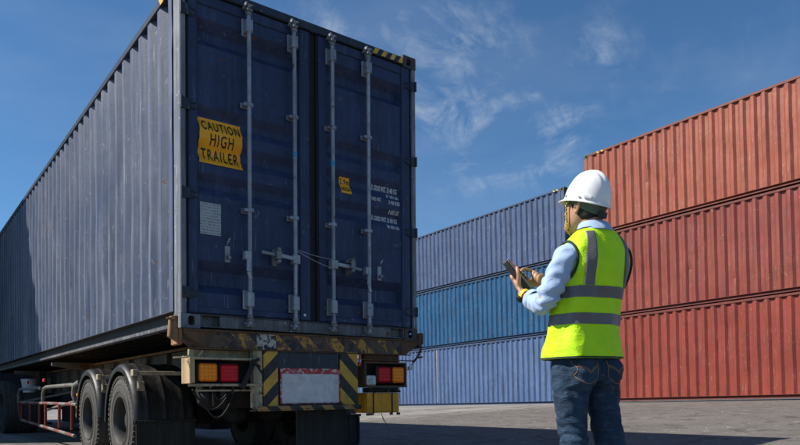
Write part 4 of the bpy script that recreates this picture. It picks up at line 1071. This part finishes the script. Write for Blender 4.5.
rings = [brim(-.004, -.0045, 0), brim(.004, -.010, .024), brim(.0085, -.0085, .034), brim(.0085, -.005, .035), brim(.003, -.0005, .022), brim(.0005, .003, 0)]+out
mb.loft(rings, caps=False); top = len(mb.v)-72; mb.f.append(tuple(top+k for k in range(72)))
inn = dome(-.0035); mb.loft([rings[0]]+inn, caps=False)
mb.build('helmet_shell', 'helmet', hat, smooth=True, sharp=50)
mb = MB()
for an in (R(180+12), R(-12), R(180-32), R(32)):   # rivets and the slot for ear muffs on each side
    c_ = Vector((.118*cos(an), .140*sin(an), .014)); d_ = Vector((cos(an), sin(an), .1)).normalized()
    mb.tube([Tm @ (c_-d_*.004), Tm @ (c_+d_*.0035)], .0055, 10)
mb.build('rivet', plain('grey_rivet', (.35, .35, .34), .5), hat)
mb = MB()
for s_ in (-1, 1):
    rgs = []
    for q, zz in ((-.020, 0), (.012, 0)):
        pass
    a0 = R(180+32) if s_ < 0 else R(-32); p0 = Vector((.1175*cos(a0), .1395*sin(a0), .018)); tg = Vector((-sin(a0), cos(a0), 0)); nn_ = Vector((cos(a0), sin(a0), .25)).normalized()
    mxx = Matrix((tg, nn_, tg.cross(nn_)*-1)).transposed().to_4x4(); mxx.translation = p0
    mb.box(-.021, .021, -.004, .0045, -.006, .008, Tm @ mxx)
mb.build('accessory_slot', 'helmet', hat, bevel=.0015)
# suspension band hanging below the shell and ratchet at the nape
mb = MB(); r1_ = []; 
for (rr, z) in ((.0, -.004), (-.006, -.022), (-.010, -.040), (-.013, -.040), (-.009, -.022), (-.005, -.004)):
    rg_ = []
    for k in range(72):
        an = 2*pi*k/72; ca, sa = cos(an), sin(an); back = max(0, -sa)**.8; side_ = abs(ca)
        zz = z*(.45+.75*back+.05*side_); rg_.append(Tm @ Vector(((.103+rr)*ca, (.124+rr)*sa, zz)))
    r1_.append(rg_)
mb.loft(r1_+[r1_[0]], caps=False); mb.build('head_band', 'liner', hat, smooth=True)
mb = MB(); mb.box(-.03, .03, -.132, -.112, -.058, -.030, Tm); mb.tube([Tm @ Vector((0, -.134, -.045)), Tm @ Vector((0, -.118, -.045))], .013, 12); mb.build('ratchet', 'black', hat, bevel=.002)
# yellow and black twisted chin cord
m, n, b = mat_base('chin_cord'); tc = n.new('ShaderNodeTexCoord').outputs['Object']
wv2 = n.new('ShaderNodeTexChecker', {'Vector': n.map(tc, (110, 110, 110)), 'Scale': 1.0, 'Color1': (.75, .62, .04, 1), 'Color2': (.02, .02, .015, 1)}); n.put(b.inputs['Base Color'], wv2.outputs[0]); b.inputs['Roughness'].default_value = .8; M['cord'] = m
for s_ in (-1, 1):
    mb = MB(); limb(mb, [(*(Tm @ Vector((s_*.100, .045, -.002))), .0042), (*HP(s_*.084, .052, .010), .0042), (*HP(s_*.078, .050, -.03), .0042), (*HP(s_*.070, .050, -.07), .0042), (*HP(s_*.050, .060, -.105), .0042), (*HP(0, .066, -.130), .0042)], 8, 4)
    mb.build('chin_cord', 'cord', hat, smooth=True)

# ---- shirt: sleeves, shoulders and collar
def wr(p, amp, f_, seed=0):
    return noise.noise(Vector((p[0]*f_+seed, p[1]*f_, p[2]*f_)))*amp
def sleeve(arm, seed, cuff):
    mb = MB(); ps = cat(arm, 12); c = [Vector(p[:3]) for p in ps]; rings = []; ref = None; n_ = 40
    for i, p in enumerate(ps):
        t = (c[min(i+1, len(c)-1)]-c[max(i-1, 0)]).normalized()
        if ref is None: ref = Vector((0, 1, 0))
        a = t.cross(ref).normalized(); b_ = a.cross(t).normalized(); ref = b_
        rg_ = []; u = i/(len(ps)-1)
        for k in range(n_):
            d_ = a*cos(2*pi*k/n_)+b_*sin(2*pi*k/n_); q = c[i]+d_*p[3]
            near = math.exp(-((u-.52)/.16)**2)          # folds gather at the elbow
            ridge = sin(u*70+3*cos(2*pi*k/n_+seed)+noise.noise(q*9)*5)*.0028*(.35+near*1.8)
            w_ = wr(q, .010, 13, seed)+wr(q, .006, 27, seed+3)+ridge-.004
            rg_.append(q+d_*w_)
        rings.append(rg_)
    e = rings[-1]; ce = c[-1]
    rings += [[ce+(q-ce)*1.05 for q in e], [ce+(q-ce)*.93 for q in e], [ce+(q-ce)*.85 for q in rings[-4]]]
    mb.loft(rings, caps=False); return mb
SL = [(-.120, .0, 1.345, .052), (-.160, -.002, 1.330, .066), (-.202, .004, 1.275, .068), (-.240, .022, 1.19, .062), (-.260, .045, 1.125, .057), (-.250, .095, 1.108, .055), (-.232, .155, 1.122, .054), (-.219, .208, 1.142, .049)]
SR = [(.095, .03, 1.330, .050), (.125, .050, 1.310, .058), (.130, .095, 1.25, .058), (.130, .145, 1.18, .056), (.125, .18, 1.130, .054), (.125, .21, 1.135, .054), (.08, .27, 1.18, .048), (.035, .315, 1.215, .043)]
sleeve(SL, 1, 1).build('shirt_sleeve', 'shirt', P_, smooth=True, sharp=80); sleeve(SR, 5, 1).build('shirt_sleeve', 'shirt', P_, smooth=True, sharp=80)
for arm, nm in ((SL, 0), (SR, 1)):     # cuffs
    p1, p0 = Vector(arm[-1][:3]), Vector(arm[-2][:3]); t = (p1-p0).normalized(); r_ = arm[-1][3]
    mb = MB(); mb.tube([p1-t*.030, p1-t*.026, p1+t*.012, p1+t*.016, p1+t*.010], [r_+.001, r_+.004, r_+.004, r_+.001, r_-.006], 28, caps=False)
    mb.v = [tuple(Vector(q)+Vector((wr(q, .006, 25), wr(q, .006, 25, 4), wr(q, .005, 25, 8)))) for q in mb.v]
    mb.build('cuff', 'shirt', P_, smooth=True, sharp=70)
# collar: stand and fold
mb = MB(); rings = []
for (z, a, b_, dy) in ((1.435, .076, .060, -.004), (1.462, .072, .064, .0), (1.492, .067, .064, .004), (1.500, .069, .066, .005), (1.494, .074, .070, .004), (1.474, .084, .080, -.003), (1.456, .092, .086, -.006), (1.452, .088, .082, -.006), (1.462, .078, .072, 0)):
    rings.append([Vector((q.x, q.y, q.z+wr(q, .004, 14)-(.028 if q.y > .03 else 0)*max(0, (q.y-.03)/.05))) for q in ring(-.008, dy, z, a, b_, 48, 2.1)])
mb.loft(rings, caps=False); mb.build('shirt_collar', 'shirt', P_, smooth=True, sharp=70)
mb = MB(); mb.loft([ring(x, y, z, a+.006, b_+.006, 28, 2.3) for x, y, z, a, b_ in tor[6:-3]]); mb.build('shirt_body', 'shirt', P_, smooth=True)

# ---- hi-vis vest: one surface S(angle, z), tapes laid on it
VR = cat([(-.035, .056, .838, .204, .166), (-.033, .055, .90, .201, .158), (-.027, .052, 1.00, .192, .136), (-.018, .040, 1.10, .188, .132), (-.008, .022, 1.20, .190, .132), (0, .008, 1.28, .198, .134), (0, .0, 1.335, .194, .126), (0, -.004, 1.375, .182, .113), (0, -.006, 1.410, .160, .098), (0, -.008, 1.438, .130, .084), (0, -.008, 1.458, .102, .074), (0, -.006, 1.464, .088, .068)], 8)
VR = [(x-.006, y, z, a*.945, b_*.955) for x, y, z, a, b_ in VR]
VZ = [p[2] for p in VR]
def vest_ring(z):
    z = max(VZ[0], min(VZ[-1], z))
    for p, q in zip(VR, VR[1:]):
        if p[2] <= z <= q[2]+1e-9:
            t = (z-p[2])/max(1e-6, q[2]-p[2]); return [a+(b_-a)*t for a, b_ in zip(p, q)]
    return VR[-1]
def VS(an, z, off=0.):
    x, y, z_, a, b_ = vest_ring(z); c_, s_ = cos(an), sin(an); p = 2.35
    q = Vector((x+a*math.copysign(abs(c_)**(2/p), c_), y+b_*math.copysign(abs(s_)**(2/p), s_), z_))
    d_ = Vector((c_/a, s_/b_, 0)).normalized()
    e = min(1, max(0, (1.46-z)/.10))
    hem = max(0, (1.02-z)/.18)
    fold = sin(an*5+noise.noise(Vector((0, 0, z*3)))*3)*.006*hem+noise.noise(Vector((c_*2.2, s_*2.2, z*2.2)))*.014*e+noise.noise(Vector((c_*3+7, s_*3, z*14)))*.007*e*(.5+hem*.4)
    # drag folds running down from the shoulder blades
    fold += sin((z*26)+an*4.2+noise.noise(Vector((c_*3, s_*3, z*5)))*3)*.0032*e
    if z < 1.0: fold = max(fold, -.003)
    return q+d_*(fold+off)
NA = 120
mb = MB(); zs = [VZ[0]+(VZ[-1]-VZ[0])*(k/70)**.92 for k in range(71)]
rings = [[VS(2*pi*k/NA, zs[0], -.008) for k in range(NA)]]+[[VS(2*pi*k/NA, z) for k in range(NA)] for z in zs]+[[VS(2*pi*k/NA, zs[-1], -.010) for k in range(NA)]]
mb.loft(rings, caps=False); mb.build('safety_vest', 'vest', P_, smooth=True, sharp=80)
def hband(z0, z1, nm='reflective_tape', mat='tape', off=.0025):
    mb = MB(); rg = [[VS(2*pi*k/NA, z0, 0) for k in range(NA)]]+[[VS(2*pi*k/NA, z0+(z1-z0)*j/6, off) for k in range(NA)] for j in range(7)]+[[VS(2*pi*k/NA, z1, 0) for k in range(NA)]]
    mb.loft(rg, caps=False); return mb.build(nm, mat, P_, smooth=True, sharp=50)
hband(1.125, 1.178); hband(1.000, 1.052)
hband(.839, .847, 'vest_hem', 'binding', .0015)
def an_at(x, z, back):
    cx, cy, z_, a, b_ = vest_ring(z); q = max(-1, min(1, (x-cx)/a)); an = math.acos(math.copysign(abs(q)**(2.35/2), q))
    return -an if back else an
for s_ in (-1, 1):
    for back in (True, False):
        mb = MB(); ps_ = []
        za = 1.180; zt = 1.440
        rows = []
        for j in range(41):
            z = za+(zt-za)*j/40; row = []
            for i in range(13):
                x = s_*(.088+.050*i/12)*(1-.20*max(0, (z-1.34)/.1)); row.append(VS(an_at(x, z, back), z, .0042 if 0 < i < 12 else .0003))
            rows.append(row)
        mb.loft(rows, caps=False, closed=False); mb.build('shoulder_tape', 'tape', P_, smooth=True, sharp=50, recalc=True)
# armhole bindings and collar binding
for s_, arm in ((-1, SL), (1, SR)):
    mb = MB(); pts = []
    for k in range(41):
        t = 2*pi*k/40; z = 1.285+.105*sin(t); yy = .080*cos(t)
        cx, cy, z_, a, b_ = vest_ring(z)
        q = max(-1, min(1, (yy-.004)/b_)); x = a*(1-abs(q)**2.35)**(1/2.35)
        pts.append((s_*(x+.007+.004*abs(cos(t)))+cx, cy+yy, z+.004))
    mb.tube(pts, .0062, 8, caps=False); mb.build('armhole_binding', 'binding', P_, smooth=True)
mb = MB(); mb.tube([VS(2*pi*k/60, 1.462, .002) for k in range(61)], .004, 8, caps=False); mb.build('neck_binding', 'binding', P_, smooth=True)

# ---- jeans
jb = MB()
pel = cat([(-.034, .055, .90, .162, .116), (-.034, .052, .84, .164, .120), (-.032, .045, .78, .166, .128), (-.030, .048, .73, .160, .112)], 5)
jb.loft([ring(x, y, z, a, b_, 40, 2.3) for x, y, z, a, b_ in pel])
JL = {-1: [(-.112, .050, .80, .098), (-.116, .050, .70, .090), (-.114, .055, .60, .078), (-.108, .055, .50, .070), (-.110, .040, .42, .068), (-.125, .02, .28, .070), (-.128, .0, .14, .068), (-.128, .0, .075, .070)],
      1: [(.052, .045, .80, .098), (.062, .040, .70, .090), (.070, .030, .60, .078), (.076, .022, .50, .070), (.085, .005, .42, .072), (.095, -.02, .28, .070), (.102, -.04, .14, .068), (.102, -.04, .075, .070)]}
for s_, l_ in JL.items(): limb(jb, l_, 28, 6, None, False)
# seat
for x in (-.108, .044): limb(jb, [(x, -.005, .85, .056), (x, -.022, .795, .070), (x, -.016, .745, .070), (x, .01, .70, .055)], 16, 4)
jo = solidify_remesh(jb, 'jeans', 'denim', P_, .0065, 5)
me = jo.data; cs = [v_.co.copy() for v_ in me.vertices]; ns = [v_.normal.copy() for v_ in me.vertices]
for i, v_ in enumerate(me.vertices):
    p = cs[i]; knee = math.exp(-((p.z-.47)/.10)**2); crt = math.exp(-((p.z-.72)/.07)**2)
    f_ = sin(p.z*115+p.x*26+noise.noise(p*11)*6)*.0026*(.15+1.1*knee+.8*crt)+noise.noise(p*9)*.008+noise.noise(p*21)*.004
    f_ += sin((p.z*1.0+p.x*1.3)*70+noise.noise(p*7)*5)*.0022
    v_.co = p+ns[i]*f_
me.update()
# belt and loops
mb = MB(); rg = [ring(-.034, .053, z, a, b_, 60, 2.3) for z, a, b_ in ((.862, .166, .118), (.862, .171, .123), (.900, .169, .121), (.900, .163, .115))]
mb.loft(rg+[rg[0]], caps=False); mb.build('belt', 'black', P_, smooth=True)
# back pockets laid on the jeans
bvh = BVHTree.FromPolygons([v_.co for v_ in me.vertices], [tuple(p.vertices) for p in me.polygons])
def on_jeans(x, z, off):
    h = bvh.ray_cast(Vector((x, -.6, z)), Vector((0, 1, 0)))
    return h[0]-Vector((0, off, 0)) if h[0] else Vector((x, -.1, z))
for xc in (-.118, .050):
    mb = MB(); rows = []; shp = [(.832, .062), (.828, .063), (.79, .060), (.745, .056), (.725, .040), (.712, .012)]
    for z, hw in cat(shp, 4): rows.append([on_jeans(xc+hw*(-1+2*k/12), z, .0045 if 0 < k < 12 else .001) for k in range(13)])
    mb.loft(rows, caps=False, closed=False); mb.build('back_pocket', 'denim', P_, smooth=True, sharp=60)
    mb = MB()
    out_ = [(-.056, .826), (-.054, .79), (-.049, .748), (0, .717), (.049, .748), (.054, .79), (.056, .826)]
    mb.tube([on_jeans(xc+x, z, .0062) for x, z in cat(out_, 6)], .0011, 5)
    for dz in (0, .008): mb.tube([on_jeans(xc+x, z, .0062) for x, z in cat([(-.05, .800+dz), (-.02, .785+dz), (0, .768+dz), (.02, .785+dz), (.05, .800+dz)], 5)], .0010, 5)
    mb.build('pocket_stitching', plain('orange_thread', (.45, .22, .08), .8), P_)
mb = MB(); mb.tube([on_jeans(-.034, .825-.012*k, .003) for k in range(6)], .0016, 5); mb.build('seat_seam', 'denim', P_)
# boots
for s_, l_ in LEG.items():
    x, y = l_[-1][0], l_[-1][1]; mb = MB()
    limb(mb, [(x, y-.025, .115, .052), (x, y-.02, .07, .054), (x-.004, y+.04, .055, .052), (x-.008, y+.12, .048, .050), (x-.012, y+.19, .042, .036)], 20, 5)
    mb.v = [(a, b_, max(.018, c_)) for a, b_, c_ in mb.v]; mb.build('boot', plain('boot_leather', (.05, .035, .022), .6), P_, smooth=True)
    mb = MB(); pr = [(x+.048*cos(t)*(1 if sin(t) < 0 else .95)-.006, y+.07+.145*sin(t)) for t in [2*pi*k/24 for k in range(24)]]
    mb.prism(pr, 'z', .0, .022); mb.build('boot_sole', 'black', P_)
# wrist watch with yellow strap
mb = MB(); wd = (WL-Vector((-.216, .255, 1.162))).normalized(); c_ = Vector((-.220, .276, 1.176))
mb.tube([c_-wd*.011, c_-wd*.009, c_+wd*.009, c_+wd*.011], [.0295, .0325, .0325, .0295], 24, caps=False); mb.build('watch_strap', plain('yellow_rubber', (.75, .50, .02), .5), P_, smooth=True)
mb = MB(); o_ = Vector((-.5, -.35, -.8)); o_ = (o_-wd*o_.dot(wd)).normalized(); mb.tube([c_+o_*.028, c_+o_*.043], .019, 18); mb.build('watch_case', 'black', P_, bevel=.002)

# ---- handheld device held in the left hand
DV = thing('handheld_terminal', 'dark grey handheld terminal with grey edge held in the worker\'s left hand', 'device')
Pm = Matrix.Translation((PX, PY, PZ)) @ Matrix.Rotation(-R(12), 4, 'Z')
dm = Matrix((dw, dax, dn)).transposed()
if dm.determinant() < 0: dm = Matrix((-dw, dax, dn)).transposed()
dm = Pm @ Matrix.Translation(dc) @ dm.to_4x4(); DV.matrix_world = dm
mb = MB(); out = [(-.032, -.098), (.032, -.098), (.036, -.088), (.034, -.03), (.039, .0), (.040, .085), (.034, .099), (-.034, .099), (-.040, .085), (-.039, .0), (-.034, -.03), (-.036, -.088)]
mb.prism(out, 'z', -.020, .011); mb.build('device_body', plain('dark_rubber_case', (.035, .038, .036), .55), DV, bevel=.005)
mb = MB(); mb.prism([(x*.93, y*.97) for x, y in out], 'z', .0112, .0145); mb.build('front_frame', plain('grey_frame', (.34, .35, .34), .4), DV, bevel=.002)
mb = MB(); mb.box(-.030, .030, .005, .080, .0147, .0155); mb.build('screen', plain('dark_glass', (.02, .025, .03), .08, var=.05, bump=0), DV)
for j in range(5):
    for i in range(3): MB().box(-.026+i*.019, -.013+i*.019, -.082+j*.0165, -.071+j*.0165, .0147, .0175).build('key', plain('key_grey', (.25, .26, .25), .5) if (i, j) == (0, 0) else bpy.data.materials['key_grey'], DV, bevel=.001)
mb = MB(); mb.box(-.012, .012, .086, .091, .0147, .016); mb.build('speaker_slot', 'black', DV)
